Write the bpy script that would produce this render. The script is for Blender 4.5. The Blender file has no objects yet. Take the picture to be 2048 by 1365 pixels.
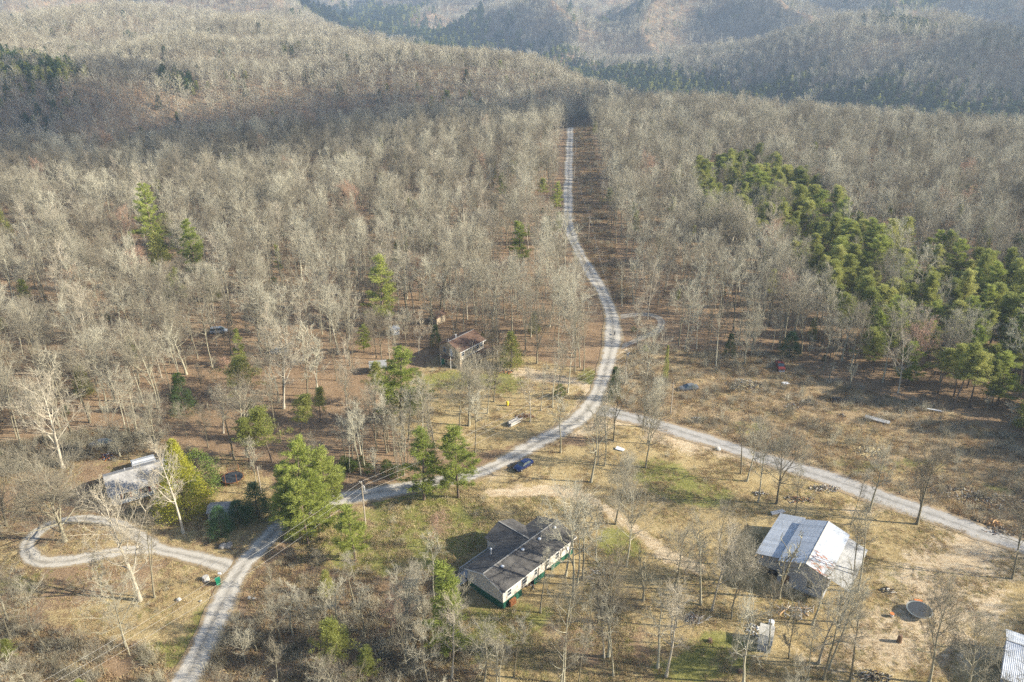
import bpy, math, random
import numpy as np
from mathutils import Vector, Matrix

rng = np.random.default_rng(7)
random.seed(7)
R = math.radians
SC = bpy.context.scene
COL = SC.collection

# ------------------------------------------------------------------ camera, sky, sun, exposure
PITCH = R(25.0)
CAM_H = 92.0
cam_d = bpy.data.cameras.new('camera')
cam = bpy.data.objects.new('camera', cam_d)
COL.objects.link(cam)
cam_d.lens = 28.0
cam_d.sensor_width = 36.0
cam_d.clip_start = 0.5
cam_d.clip_end = 30000.0
cam.location = (0, 0, CAM_H)
cam.rotation_euler = (math.pi / 2 - PITCH, 0, 0)
SC.camera = cam

SUN_EL = R(27.0)
TO_SUN = Vector((math.cos(SUN_EL) * 0.993, -math.cos(SUN_EL) * 0.12, math.sin(SUN_EL))).normalized()
world = bpy.data.worlds.new('World')
SC.world = world
world.use_nodes = True
wn = world.node_tree
wn.nodes.clear()
sky = wn.nodes.new('ShaderNodeTexSky')
sky.sky_type = 'NISHITA'
sky.sun_disc = False
sky.sun_elevation = SUN_EL
sky.sun_rotation = R(97.0)
sky.altitude = 400
sky.air_density = 1.0
sky.dust_density = 1.6
bg = wn.nodes.new('ShaderNodeBackground')
bg.inputs['Strength'].default_value = 0.13
wo = wn.nodes.new('ShaderNodeOutputWorld')
wn.links.new(sky.outputs[0], bg.inputs[0])
wn.links.new(bg.outputs[0], wo.inputs[0])

sun_d = bpy.data.lights.new('sun', 'SUN')
sun_d.energy = 5.0
sun_d.angle = R(0.6)
sun_d.color = (1.0, 0.94, 0.80)
sun = bpy.data.objects.new('sun', sun_d)
COL.objects.link(sun)
sun.rotation_euler = TO_SUN.to_track_quat('Z', 'Y').to_euler()
sun.location = (300, -30, 300)

SC.view_settings.view_transform = 'Standard'
SC.view_settings.look = 'None'
SC.view_settings.exposure = 1.15
SC.view_settings.gamma = 1.0
SC.view_settings.use_curve_mapping = False
SC.cycles.max_bounces = 3
SC.cycles.diffuse_bounces = 1
SC.cycles.glossy_bounces = 2
SC.cycles.transmission_bounces = 3
SC.cycles.transparent_max_bounces = 40
SC.cycles.use_adaptive_sampling = True
SC.cycles.adaptive_threshold = 0.02
SC.cycles.volume_bounces = 0
SC.cycles.use_denoising = False
SC.cycles.sample_clamp_indirect = 4.0

# ------------------------------------------------------------------ terrain height
def poly_dist(x, y, pts, vals):
    """distance to a polyline and the value interpolated along it"""
    best = np.full(np.shape(x), 1e9)
    val = np.zeros(np.shape(x))
    for (a, b, va, vb) in zip(pts[:-1], pts[1:], vals[:-1], vals[1:]):
        dx, dy = b[0] - a[0], b[1] - a[1]
        t = np.clip(((x - a[0]) * dx + (y - a[1]) * dy) / (dx * dx + dy * dy), 0, 1)
        d = np.hypot(x - a[0] - t * dx, y - a[1] - t * dy)
        m = d < best
        best = np.where(m, d, best)
        val = np.where(m, va + (vb - va) * t, val)
    return best, val

def sstep(t):
    t = np.clip(t, 0, 1)
    return t * t * (3 - 2 * t)

_w = [(rng.uniform(0, 6.28), rng.uniform(0, 6.28)) for _ in range(40)]
def waves(x, y, wl, n, o):
    s = 0
    for i in range(n):
        a, p = _w[(o + i) % 40]
        k = 2 * math.pi / (wl * (0.7 + 0.15 * (i % 5)))
        s = s + np.sin(k * (x * math.cos(a) + y * math.sin(a)) + p)
    return s / n

VALLEYS = [
    # hollow left of the road ridge
    ([(150, 760), (0, 730), (-140, 680), (-310, 600), (-600, 520), (-1100, 470)], [22, 50, 78, 92, 100, 110], 225),
    # gorge right of it, running off to the far left
    ([(1500, 500), (700, 690), (400, 850), (255, 1050), (120, 1350), (-60, 1750), (-264, 2150), (-600, 2800)], [120, 118, 115, 112, 112, 115, 115, 110], 430),
    ([(1700, 1250), (1000, 1450), (560, 1650), (120, 1900)], [35, 60, 80, 100], 330),
    ([(-1900, 1900), (-1100, 1750), (-620, 1850), (-264, 2150)], [50, 70, 85, 100], 330),
    ([(2600, 2100), (1500, 2500), (700, 2600), (-100, 2500)], [60, 80, 80, 90], 420),
    ([(-3000, 3000), (-1500, 3100), (-600, 2800)], [60, 80, 100], 450),
    ([(2500, 3600), (900, 3800), (-400, 3600)], [70, 90, 90], 500),
]
def Z(x, y):
    x = np.asarray(x, float); y = np.asarray(y, float)
    z = 0.30 * waves(x, y, 46, 4, 0)
    drop = np.zeros(np.shape(x))
    for pts, vals, w in VALLEYS:
        d, v = poly_dist(x, y, pts, vals)
        drop = np.maximum(drop, v * (1 - sstep(d / w))) + 0.25 * np.minimum(drop, v * (1 - sstep(d / w)))
    far = sstep((np.hypot(x, y) - 520) / 500)
    z = z - drop + far * (15 * waves(x, y, 200, 6, 4) + 30 * waves(x, y, 470, 5, 12))
    ff = sstep((y - 1500) / 1500)
    z = z + sstep((y - 1350) / 700) * (110 * (0.42 - np.abs(waves(x, y, 640, 3, 15)))) + ff * (30 * waves(x, y, 900, 5, 20) + 15)
    return z
def Z1(x, y):
    return float(Z(np.array([x]), np.array([y]))[0])

FPX = 28 / 36 * 2048
CP, SP = math.cos(PITCH), math.sin(PITCH)
def G(px, py, h=0.0):
    """place on the ground (or h metres above it) seen at a spot of the 2048x1365 photograph"""
    u, v = (px - 1024) / FPX, (py - 682.5) / FPX
    d = np.array([u, CP - v * SP, -SP - v * CP])
    t = (h - CAM_H) / d[2]
    for _ in range(6):
        z = Z1(u * t, d[1] * t) + h
        t = (z - CAM_H) / d[2]
    return np.array([u * t, d[1] * t, Z1(u * t, d[1] * t)])
def proj(x, y, z):
    fw = y * CP - (z - CAM_H) * SP
    up = y * SP + (z - CAM_H) * CP
    fw = np.where(np.abs(fw) < 1e-3, 1e-3, fw)
    return 1024 + FPX * x / fw, 682.5 - FPX * up / fw, fw
def in_poly(px, py, poly):
    px = np.asarray(px); py = np.asarray(py)
    c = np.zeros(px.shape, bool)
    n = len(poly)
    for i in range(n):
        x1, y1 = poly[i]; x2, y2 = poly[(i + 1) % n]
        if y1 == y2: continue
        m = ((y1 > py) != (y2 > py)) & (px < (x2 - x1) * (py - y1) / (y2 - y1) + x1)
        c ^= m
    return c

# ------------------------------------------------------------------ materials
def new_mat(name):
    m = bpy.data.materials.new(name)
    m.use_nodes = True
    nt = m.node_tree
    nt.nodes.clear()
    out = nt.nodes.new('ShaderNodeOutputMaterial')
    b = nt.nodes.new('ShaderNodeBsdfPrincipled')
    b.inputs['Specular IOR Level'].default_value = 0.2
    nt.links.new(b.outputs[0], out.inputs[0])
    return m, nt, b, out
class NT:
    def __init__(s, nt): s.nt = nt
    def n(s, t, **k):
        o = s.nt.nodes.new(t)
        for a, v in k.items(): setattr(o, a, v)
        return o
    def put(s, sock, v):
        if hasattr(v, 'is_output') or isinstance(v, bpy.types.NodeSocket): s.nt.links.new(v, sock)
        else: sock.default_value = v
    def pos(s, obj=False):
        return s.n('ShaderNodeTexCoord').outputs['Object'] if obj else s.n('ShaderNodeNewGeometry').outputs['Position']
    def noise(s, vec, scale, detail=4, rough=0.6, dist=0.0):
        o = s.n('ShaderNodeTexNoise')
        s.put(o.inputs['Vector'], vec)
        o.inputs['Scale'].default_value = scale; o.inputs['Detail'].default_value = detail
        o.inputs['Roughness'].default_value = rough; o.inputs['Distortion'].default_value = dist
        return o.outputs['Fac']
    def ramp(s, fac, stops):
        o = s.n('ShaderNodeValToRGB')
        e = o.color_ramp.elements
        while len(e) < len(stops): e.new(0.5)
        for i, (p, c) in enumerate(stops):
            e[i].position = p; e[i].color = (c[0], c[1], c[2], 1)
        s.put(o.inputs[0], fac)
        return o.outputs[0]
    def math(s, op, a, b=0.0, clamp=False):
        o = s.n('ShaderNodeMath', operation=op, use_clamp=clamp)
        s.put(o.inputs[0], a); s.put(o.inputs[1], b)
        return o.outputs[0]
    def mix(s, f, a, b, mode='MIX'):
        o = s.n('ShaderNodeMix', data_type='RGBA', blend_type=mode)
        s.put(o.inputs['Factor'], f)
        for sock, v in ((o.inputs[6], a), (o.inputs[7], b)):
            s.put(sock, v if not isinstance(v, tuple) else (v[0], v[1], v[2], 1))
        return o.outputs[2]
    def sm(s, v, lo, hi):
        o = s.n('ShaderNodeMapRange', interpolation_type='SMOOTHSTEP')
        s.put(o.inputs['Value'], v)
        o.inputs['From Min'].default_value = lo; o.inputs['From Max'].default_value = hi
        return o.outputs[0]
    def scalev(s, vec, sc):
        o = s.n('ShaderNodeVectorMath', operation='MULTIPLY')
        s.put(o.inputs[0], vec); o.inputs[1].default_value = sc
        return o.outputs[0]
    def bump(s, h, strength, dist):
        o = s.n('ShaderNodeBump')
        o.inputs['Strength'].default_value = strength; o.inputs['Distance'].default_value = dist
        s.put(o.inputs['Height'], h)
        return o.outputs[0]

def mat(name, c1, c2=None, scale=3.0, rough=0.8, spec=0.2, metal=0.0, stretch=None, obj=True, rnd=0.0, bump=0.0):
    """two-tone noise material; rnd varies the tone from object to object"""
    m, nt, b, out = new_mat(name)
    t = NT(nt)
    c2 = c2 or tuple(v * 0.75 for v in c1)
    vec = t.pos(obj)
    if stretch: vec = t.scalev(vec, stretch)
    n = t.noise(vec, scale, 5, 0.65)
    col = t.ramp(n, [(0.32, c2), (0.68, c1)])
    if rnd:
        r = t.n('ShaderNodeObjectInfo').outputs['Random']
        k = t.math('ADD', t.math('MULTIPLY', r, 2 * rnd), 1 - rnd)
        o = t.n('ShaderNodeVectorMath', operation='SCALE')
        t.put(o.inputs[0], col); t.put(o.inputs['Scale'], k)
        col = o.outputs[0]
    t.put(b.inputs['Base Color'], col)
    b.inputs['Roughness'].default_value = rough
    b.inputs['Metallic'].default_value = metal
    b.inputs['Specular IOR Level'].default_value = spec
    if bump:
        t.put(b.inputs['Normal'], t.bump(n, 0.5, bump))
    return m

def foliage_mat(name, stops, trans=0.3):
    m, nt, b, out = new_mat(name)
    t = NT(nt)
    r = t.n('ShaderNodeObjectInfo').outputs['Random']
    n = t.noise(t.pos(True), 0.9, 3)
    f = t.math('ADD', t.math('MULTIPLY', r, 0.6), t.math('MULTIPLY', n, 0.4))
    col = t.ramp(f, stops)
    t.put(b.inputs['Base Color'], col)
    b.inputs['Roughness'].default_value = 0.65
    tr = t.n('ShaderNodeBsdfTranslucent')
    t.put(tr.inputs[0], col)
    mx = t.n('ShaderNodeMixShader')
    mx.inputs[0].default_value = trans
    nt.links.new(b.outputs[0], mx.inputs[1]); nt.links.new(tr.outputs[0], mx.inputs[2])
    nt.links.new(mx.outputs[0], out.inputs[0])
    return m

def wood_mat(name, stops, nscale=0.6):
    m, nt, b, out = new_mat(name)
    t = NT(nt)
    r = t.n('ShaderNodeObjectInfo').outputs['Random']
    n = t.noise(t.scalev(t.pos(True), (1, 1, 0.25)), nscale * 4, 4)
    f = t.math('ADD', t.math('MULTIPLY', r, 0.75), t.math('MULTIPLY', t.math('SUBTRACT', n, 0.5), 0.5), clamp=True)
    t.put(b.inputs['Base Color'], t.ramp(f, stops))
    b.inputs['Roughness'].default_value = 0.9
    b.inputs['Specular IOR Level'].default_value = 0.1
    return m

M = {}
M['bark'] = wood_mat('bark', [(0.0, (0.14, 0.12, 0.080)), (0.35, (0.25, 0.222, 0.15)), (0.7, (0.40, 0.367, 0.265)), (1.0, (0.55, 0.515, 0.39))])
M['twig'] = wood_mat('twig', [(0.0, (0.17, 0.142, 0.10)), (0.25, (0.27, 0.236, 0.168)), (0.55, (0.39, 0.353, 0.258)), (0.85, (0.49, 0.45, 0.335)), (1.0, (0.46, 0.34, 0.24))])
M['pale_bark'] = wood_mat('pale_bark', [(0.0, (0.36, 0.31, 0.23)), (1.0, (0.48, 0.43, 0.33))])
M['pale_twig'] = wood_mat('pale_twig', [(0.0, (0.36, 0.305, 0.22)), (1.0, (0.46, 0.40, 0.295))])
M['red_twig'] = wood_mat('red_twig', [(0.0, (0.38, 0.24, 0.16)), (1.0, (0.46, 0.30, 0.21))])
M['pine_bark'] = wood_mat('pine_bark', [(0.0, (0.10, 0.075, 0.055)), (1.0, (0.20, 0.15, 0.11))])
M['pine'] = foliage_mat('pine_needles', [(0.0, (0.20, 0.24, 0.05)), (0.5, (0.31, 0.345, 0.075)), (1.0, (0.42, 0.43, 0.12))], 0.45)
M['scrub_pine'] = foliage_mat('scrub_pine_needles', [(0.0, (0.16, 0.185, 0.05)), (0.5, (0.31, 0.32, 0.085)), (1.0, (0.48, 0.455, 0.15))], 0.45)
M['cedar'] = foliage_mat('cedar_sprays', [(0.0, (0.27, 0.28, 0.03)), (0.6, (0.38, 0.37, 0.045)), (1.0, (0.46, 0.43, 0.07))], .4)
M['spruce'] = foliage_mat('spruce_needles', [(0.0, (0.035, 0.075, 0.03)), (1.0, (0.08, 0.15, 0.055))], 0.15)
M['hemlock'] = foliage_mat('hemlock_needles', [(0.0, (0.03, 0.055, 0.018)), (1.0, (0.085, 0.12, 0.035))], 0.2)
M['magnolia'] = foliage_mat('magnolia_leaves', [(0.0, (0.05, 0.085, 0.015)), (1.0, (0.16, 0.20, 0.045))], 0.15)
M['straw'] = foliage_mat('straw', [(0.0, (0.40, 0.30, 0.15)), (0.5, (0.54, 0.43, 0.23)), (1.0, (0.68, 0.58, 0.35))], 0.3)
M['rust_weed'] = foliage_mat('rust_weed', [(0.0, (0.24, 0.15, 0.08)), (0.6, (0.37, 0.255, 0.14)), (1.0, (0.50, 0.38, 0.215))], 0.3)
M['green_grass'] = foliage_mat('green_grass', [(0.0, (0.19, 0.20, 0.045)), (0.6, (0.31, 0.30, 0.085)), (1.0, (0.46, 0.42, 0.17))], 0.3)

# ground: leaf litter with masks for dry grass, green grass, bare soil and weeds
def ground_mat():
    m, nt, b, out = new_mat('ground_cover')
    t = NT(nt)
    p = t.pos()
    a = t.n('ShaderNodeAttribute', attribute_name='cover')
    sep = t.n('ShaderNodeSeparateColor')
    nt.links.new(a.outputs['Color'], sep.inputs[0])
    n0 = t.noise(p, 0.06, 5, 0.6)
    n1 = t.noise(p, 0.35, 6, 0.65, 0.6)
    st = t.noise(t.scalev(p, (0.35, 1.0, 1.0)), 1.6, 6, 0.7, 0.8)
    n3 = t.noise(p, 3.2, 5, 0.75)
    n4 = t.noise(p, 11.0, 3, 0.7)
    f = t.math('ADD', t.math('MULTIPLY', n3, 0.55), t.math('ADD', t.math('MULTIPLY', n1, 0.3), t.math('MULTIPLY', n4, 0.25)))
    litter = t.ramp(f, [(0.36, (0.10, 0.064, 0.038)), (0.52, (0.225, 0.148, 0.086)), (0.7, (0.36, 0.255, 0.155))])
    dry = t.ramp(f, [(0.36, (0.17, 0.115, 0.05)), (0.53, (0.335, 0.245, 0.115)), (0.7, (0.50, 0.40, 0.22))])
    green = t.ramp(f, [(0.36, (0.085, 0.085, 0.022)), (0.55, (0.20, 0.19, 0.055)), (0.72, (0.36, 0.32, 0.13))])
    soil = t.ramp(t.math('ADD', t.math('MULTIPLY', st, 0.6), t.math('MULTIPLY', n3, 0.4)), [(0.34, (0.30, 0.205, 0.115)), (0.5, (0.47, 0.36, 0.225)), (0.66, (0.62, 0.52, 0.37))])
    weeds = t.ramp(f, [(0.36, (0.14, 0.098, 0.054)), (0.53, (0.30, 0.215, 0.12)), (0.72, (0.48, 0.375, 0.22))])
    e = t.math('ADD', t.math('MULTIPLY', t.math('SUBTRACT', n1, 0.5), 1.1), t.math('MULTIPLY', t.math('SUBTRACT', n3, 0.5), 0.7))
    def msk(s, lo=0.36, hi=0.64): return t.sm(t.math('ADD', s, e), lo, hi)
    c = litter
    c = t.mix(msk(a.outputs['Alpha']), c, weeds)
    c = t.mix(msk(sep.outputs[0]), c, dry)
    c = t.mix(msk(sep.outputs[1]), c, green)
    c = t.mix(msk(sep.outputs[2]), c, soil)
    v = t.math('ADD', t.math('MULTIPLY', n0, 0.7), 0.65)
    o = t.n('ShaderNodeVectorMath', operation='SCALE')
    t.put(o.inputs[0], c); t.put(o.inputs['Scale'], v)
    t.put(b.inputs['Base Color'], o.outputs[0])
    b.inputs['Roughness'].default_value = 0.95
    b.inputs['Specular IOR Level'].default_value = 0.05
    h = t.math('ADD', t.math('MULTIPLY', n1, 1.2), t.math('ADD', n3, t.math('MULTIPLY', n4, 0.5)))
    t.put(b.inputs['Normal'], t.bump(h, 0.9, 0.22))
    return m
M['ground'] = ground_mat()

def road_mat(name, base, dark, edge, track=0.18):
    m, nt, b, out = new_mat(name)
    t = NT(nt)
    p = t.pos()
    a = t.n('ShaderNodeAttribute', attribute_name='across').outputs['Fac']
    n1 = t.noise(p, 0.5, 5, 0.65)
    n3 = t.noise(p, 4.0, 5, 0.75)
    n5 = t.noise(p, 18.0, 2, 0.7)
    f = t.math('ADD', t.math('MULTIPLY', n1, 0.45), t.math('ADD', t.math('MULTIPLY', n3, 0.35), t.math('MULTIPLY', n5, 0.2)))
    c = t.ramp(f, [(0.36, dark), (0.6, base)])
    ab = t.math('ABSOLUTE', a)
    tr = t.sm(t.math('ABSOLUTE', t.math('SUBTRACT', t.math('ADD', ab, t.math('MULTIPLY', t.math('SUBTRACT', n1, 0.5), 0.25)), 0.45)), 0.28, 0.08)
    c = t.mix(t.math('MULTIPLY', tr, track * 2.6), c, tuple(min(v * 1.25, 0.85) for v in base))
    ed = t.sm(t.math('ADD', ab, t.math('ADD', t.math('MULTIPLY', t.math('SUBTRACT', n1, 0.5), 0.9), t.math('MULTIPLY', t.math('SUBTRACT', n3, 0.5), 0.8))), 0.62, 0.86)
    cr_ = t.sm(t.math('ADD', ab, t.math('MULTIPLY', t.math('SUBTRACT', n1, .5), .5)), .16, .02)
    c = t.mix(t.math('MULTIPLY', cr_, .45), c, tuple(v * .62 for v in dark))
    c = t.mix(t.math('MULTIPLY', t.sm(t.noise(t.scalev(p, (1, 1, 1)), .9, 3, .5), .62, .74), .35), c, tuple(v * .6 for v in dark))
    c = t.mix(ed, c, edge)
    t.put(b.inputs['Base Color'], c)
    b.inputs['Roughness'].default_value = 0.95
    b.inputs['Specular IOR Level'].default_value = 0.05
    t.put(b.inputs['Normal'], t.bump(f, 0.8, 0.08))
    return m
M['gravel'] = road_mat('gravel', (0.42, 0.382, 0.322), (0.28, 0.25, 0.205), (0.27, 0.20, 0.115))
M['grey_gravel'] = road_mat('grey_gravel', (0.36, 0.335, 0.30), (0.26, 0.24, 0.21), (0.30, 0.225, 0.14), 0.1)
M['shaded_gravel'] = road_mat('shaded_gravel', (0.33, 0.29, 0.235), (0.20, 0.165, 0.125), (0.22, 0.14, 0.08), 0.1)  # darker gravel: the shade over the turn-out loop is put into the colour
M['dirt'] = road_mat('dirt', (0.52, 0.41, 0.27), (0.36, 0.265, 0.155), (0.30, 0.21, 0.10), 0.22)

# ------------------------------------------------------------------ mesh helpers
def mesh_np(name, verts, faces, mats, fmat=None, smooth=False):
    """faces: (n,k) int array or list of arrays of different k"""
    me = bpy.data.meshes.new(name)
    verts = np.asarray(verts, np.float32).reshape(-1, 3)
    groups = faces if isinstance(faces, list) else [faces]
    groups = [np.asarray(g, np.int32) for g in groups if len(g)]
    me.vertices.add(len(verts))
    me.vertices.foreach_set('co', verts.ravel())
    loops = np.concatenate([g.ravel() for g in groups])
    tot = np.concatenate([np.full(len(g), g.shape[1], np.int32) for g in groups])
    start = np.concatenate([[0], np.cumsum(tot)[:-1]]).astype(np.int32)
    me.loops.add(len(loops))
    me.loops.foreach_set('vertex_index', loops)
    me.polygons.add(len(tot))
    me.polygons.foreach_set('loop_start', start)
    if fmat is not None:
        me.polygons.foreach_set('material_index', np.asarray(fmat, np.int32))
    if smooth:
        me.polygons.foreach_set('use_smooth', np.ones(len(tot), bool))
    for m in (mats if isinstance(mats, (list, tuple)) else [mats]):
        me.materials.append(m)
    me.update(calc_edges=True)
    me.validate()
    return me

def link(name, data, parent=None, loc=None, rz=None):
    o = bpy.data.objects.new(name, data)
    COL.objects.link(o)
    if parent is not None: o.parent = parent
    if loc is not None: o.location = loc
    if rz is not None: o.rotation_euler = (0, 0, rz)
    return o
def tag(o, label=None, cat=None, group=None, kind=None):
    if label: o['label'] = label
    if cat: o['category'] = cat
    if group: o['group'] = group
    if kind: o['kind'] = kind
    return o
def thing(name, label, cat, loc=(0, 0, 0), rz=0.0, group=None):
    o = link(name, None, None, loc, rz)
    o.empty_display_size = 0.5
    return tag(o, label, cat, group)

class MB:
    def __init__(s): s.v = []; s.f = []
    def add(s, vs, fs):
        b = len(s.v)
        s.v += [tuple(p) for p in vs]
        s.f += [tuple(i + b for i in q) for q in fs]
        return s
    def box(s, x0, x1, y0, y1, z0, z1):
        vs = [(x0, y0, z0), (x1, y0, z0), (x1, y1, z0), (x0, y1, z0), (x0, y0, z1), (x1, y0, z1), (x1, y1, z1), (x0, y1, z1)]
        return s.add(vs, [(0, 3, 2, 1), (4, 5, 6, 7), (0, 1, 5, 4), (1, 2, 6, 5), (2, 3, 7, 6), (3, 0, 4, 7)])
    def slab(s, quad, th):
        """a plate of thickness th under a quad given in order"""
        q = [Vector(p) for p in quad]
        n = (q[1] - q[0]).cross(q[2] - q[0]).normalized()
        if n.z < 0: n = -n; q = q[::-1]
        vs = q + [p - n * th for p in q]
        k = len(q)
        fs = [tuple(range(k)), tuple(range(2 * k - 1, k - 1, -1))] + [(i, i + k, (i + 1) % k + k, (i + 1) % k) for i in range(k)]
        return s.add(vs, fs)
    def prism(s, prof, a, b, axis='x'):
        """extrude a closed 2-D profile along an axis"""
        k = len(prof)
        def P(u, w, t): return (t, u, w) if axis == 'x' else ((u, t, w) if axis == 'y' else (u, w, t))
        vs = [P(u, w, a) for u, w in prof] + [P(u, w, b) for u, w in prof]
        fs = [tuple(range(k - 1, -1, -1)), tuple(range(k, 2 * k))] + [(i, (i + 1) % k, (i + 1) % k + k, i + k) for i in range(k)]
        return s.add(vs, fs)
    def tube(s, pts, rad, sides=6, cap=True):
        pts = [Vector(p) for p in pts]
        rad = rad if isinstance(rad, (list, tuple)) else [rad] * len(pts)
        b = len(s.v)
        for i, p in enumerate(pts):
            d = (pts[min(i + 1, len(pts) - 1)] - pts[max(i - 1, 0)]).normalized()
            u = d.cross(Vector((0, 0, 1)) if abs(d.z) < 0.9 else Vector((1, 0, 0))).normalized()
            w = d.cross(u)
            for k in range(sides):
                a = 2 * math.pi * k / sides
                s.v.append(tuple(p + (u * math.cos(a) + w * math.sin(a)) * rad[i]))
        for i in range(len(pts) - 1):
            for k in range(sides):
                k2 = (k + 1) % sides
                s.f.append((b + i * sides + k, b + i * sides + k2, b + (i + 1) * sides + k2, b + (i + 1) * sides + k))
        if cap:
            s.f.append(tuple(b + k for k in range(sides)))
            e = b + (len(pts) - 1) * sides
            s.f.append(tuple(e + k for k in reversed(range(sides))))
        return s
    def lathe(s, prof, sides=12, c=(0, 0, 0)):
        return s.tube([(c[0], c[1], c[2] + z) for r, z in prof], [max(r, 0.001) for r, z in prof], sides)
    def mesh(s, name, m, smooth=False):
        me = bpy.data.meshes.new(name)
        me.from_pydata(s.v, [], s.f)
        for q in (m if isinstance(m, (list, tuple)) else [m]): me.materials.append(q)
        if smooth: me.polygons.foreach_set('use_smooth', np.ones(len(me.polygons), bool))
        me.update()
        return me
    def build(s, name, m, parent=None, loc=None, rz=None, smooth=False):
        return link(name, s.mesh(name, m, smooth), parent, loc, rz)
def box_part(name, m, parent, *a): return MB().box(*a).build(name, m, parent)

# ------------------------------------------------------------------ ground sheet
def axis(parts):
    out = []
    for a, b, s0, s1 in parts:
        x, n = a, 0
        while x < b - 1e-6:
            out.append(x)
            t = (x - a) / (b - a)
            x += s0 + (s1 - s0) * t
    out.append(parts[-1][1])
    return np.array(out)
xs_p = axis([(0, 150, 1.5, 1.6), (150, 420, 2, 8), (420, 2000, 9, 70), (2000, 7000, 90, 500)])
xs = np.concatenate([-xs_p[:0:-1], xs_p])
ys = axis([(-500, 40, 60, 4), (40, 260, 1.5, 1.6), (260, 720, 2, 6), (720, 2400, 8, 26), (2400, 9000, 40, 320)])
GX, GY = np.meshgrid(xs, ys)
GZ = Z(GX, GY)
PXg, PYg, FWg = proj(GX, GY, GZ)

ROADS = {   # centre lines (spots in the photograph), width in metres
    'main': ([(300, 1480), (345, 1400), (378, 1350), (430, 1235), (476, 1150), (520, 1095), (556, 1058), (610, 1022), (690, 997), (770, 983), (860, 968), (940, 951), (1010, 924), (1070, 890), (1125, 860), (1165, 832), (1190, 797), (1208, 750), (1221, 703), (1226, 665), (1222, 628), (1208, 592), (1183, 548), (1160, 508), (1145, 478), (1137, 445), (1136, 400), (1138, 330), (1140, 280), (1141, 252)], 4.1),
    'right': ([(1178, 818), (1240, 830), (1320, 851), (1400, 876), (1470, 900), (1550, 926), (1650, 956), (1750, 990), (1850, 1026), (1950, 1061), (2060, 1100), (2240, 1165)], 4.6),
    'drive': ([(470, 1146), (448, 1130), (405, 1119), (350, 1107), (310, 1098), (270, 1072), (225, 1045), (160, 1037), (100, 1050), (64, 1075), (52, 1100), (75, 1124), (130, 1124), (190, 1112), (250, 1101), (312, 1099)], 2.6),
    'side': ([(1230, 637), (1262, 631), (1300, 630), (1324, 642), (1318, 662), (1285, 676), (1252, 690), (1224, 702)], 2.5),
    'end': ([(1118, 246), (1141, 249), (1166, 247)], 6.0),
    'track': ([(1196, 792), (1176, 774), (1140, 764), (1090, 757), (1040, 742), (1000, 738)], 2.8),
    'yard_track': ([(985, 985), (1060, 985), (1130, 985), (1185, 1005), (1235, 1035), (1275, 1065), (1330, 1105), (1390, 1135)], 2.4),
}
def spline(pts, step=1.5):
    p = np.array([G(*q)[:2] for q in pts])
    out = []
    for i in range(len(p) - 1):
        p0 = p[max(i - 1, 0)]; p1 = p[i]; p2 = p[i + 1]; p3 = p[min(i + 2, len(p) - 1)]
        n = max(2, int(np.linalg.norm(p2 - p1) / step))
        for k in range(n):
            t = k / n
            out.append(0.5 * (2 * p1 + (p2 - p0) * t + (2 * p0 - 5 * p1 + 4 * p2 - p3) * t * t + (3 * p1 - p0 - 3 * p2 + p3) * t ** 3))
    out.append(p[-1])
    return np.array(out)
PATHS = {k: (spline(v[0]), v[1]) for k, v in ROADS.items()}
def road_dist(x, y, names):
    d = np.full(np.shape(x), 1e9)
    for k in names:
        p = PATHS[k][0]
        for c in range(0, len(p), 400):
            q = p[c:c + 400]
            flat = np.stack([np.ravel(x), np.ravel(y)], 1)
            near = (flat[:, 0] > q[:, 0].min() - 40) & (flat[:, 0] < q[:, 0].max() + 40) & (flat[:, 1] > q[:, 1].min() - 40) & (flat[:, 1] < q[:, 1].max() + 40)
            if near.any():
                idx = np.where(near)[0]
                best = np.full(len(idx), 1e9)
                for s in range(0, len(idx), 4000):
                    f = flat[idx[s:s + 4000]]
                    best[s:s + 4000] = np.sqrt(((f[:, None] - q[None]) ** 2).sum(2)).min(1)
                dd = np.ravel(d).copy()
                dd[idx] = np.minimum(dd[idx], best)
                d = dd.reshape(np.shape(x))
    return d

# areas of open ground, traced on the photograph
A_MAIN = [(560, 1075), (640, 1030), (760, 1003), (860, 985), (960, 955), (1030, 915), (1090, 870), (1140, 845), (1185, 800), (1225, 700), (1245, 690), (1335, 690), (1345, 715), (1450, 720), (1560, 712), (1650, 760), (1800, 790), (1930, 830), (2060, 880), (2300, 960), (2500, 1600), (1400, 1600), (955, 1600), (965, 1345), (935, 1260), (890, 1150), (800, 1130), (690, 1150), (600, 1125)]
A_LEFT = [(-150, 930), (60, 925), (180, 885), (300, 875), (480, 915), (545, 960), (580, 1050), (520, 1150), (440, 1255), (372, 1345), (300, 1290), (130, 1262), (0, 1235), (-150, 1235)]
A_BROWN = [(835, 735), (880, 705), (960, 700), (1010, 690), (1080, 720), (1190, 742), (1180, 800), (1130, 850), (1060, 880), (1000, 900), (930, 910), (850, 890), (790, 862), (765, 800)]
A_FIELD = [(1240, 690), (1340, 700), (1560, 705), (1660, 765), (1820, 800), (2060, 880), (2400, 1000), (2400, 1180), (2060, 1085), (1860, 1010), (1650, 940), (1470, 885), (1330, 838), (1235, 815), (1215, 760)]
A_STRIP = [(1146, 240), (1180, 240), (1206, 400), (1232, 500), (1266, 600), (1225, 620), (1205, 575), (1165, 500), (1148, 450), (1142, 330)]
A_OPENW = [(380, 640), (720, 620), (860, 640), (860, 720), (770, 800), (800, 880), (960, 920), (900, 950), (700, 985), (600, 900), (560, 800), (400, 720)]

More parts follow.
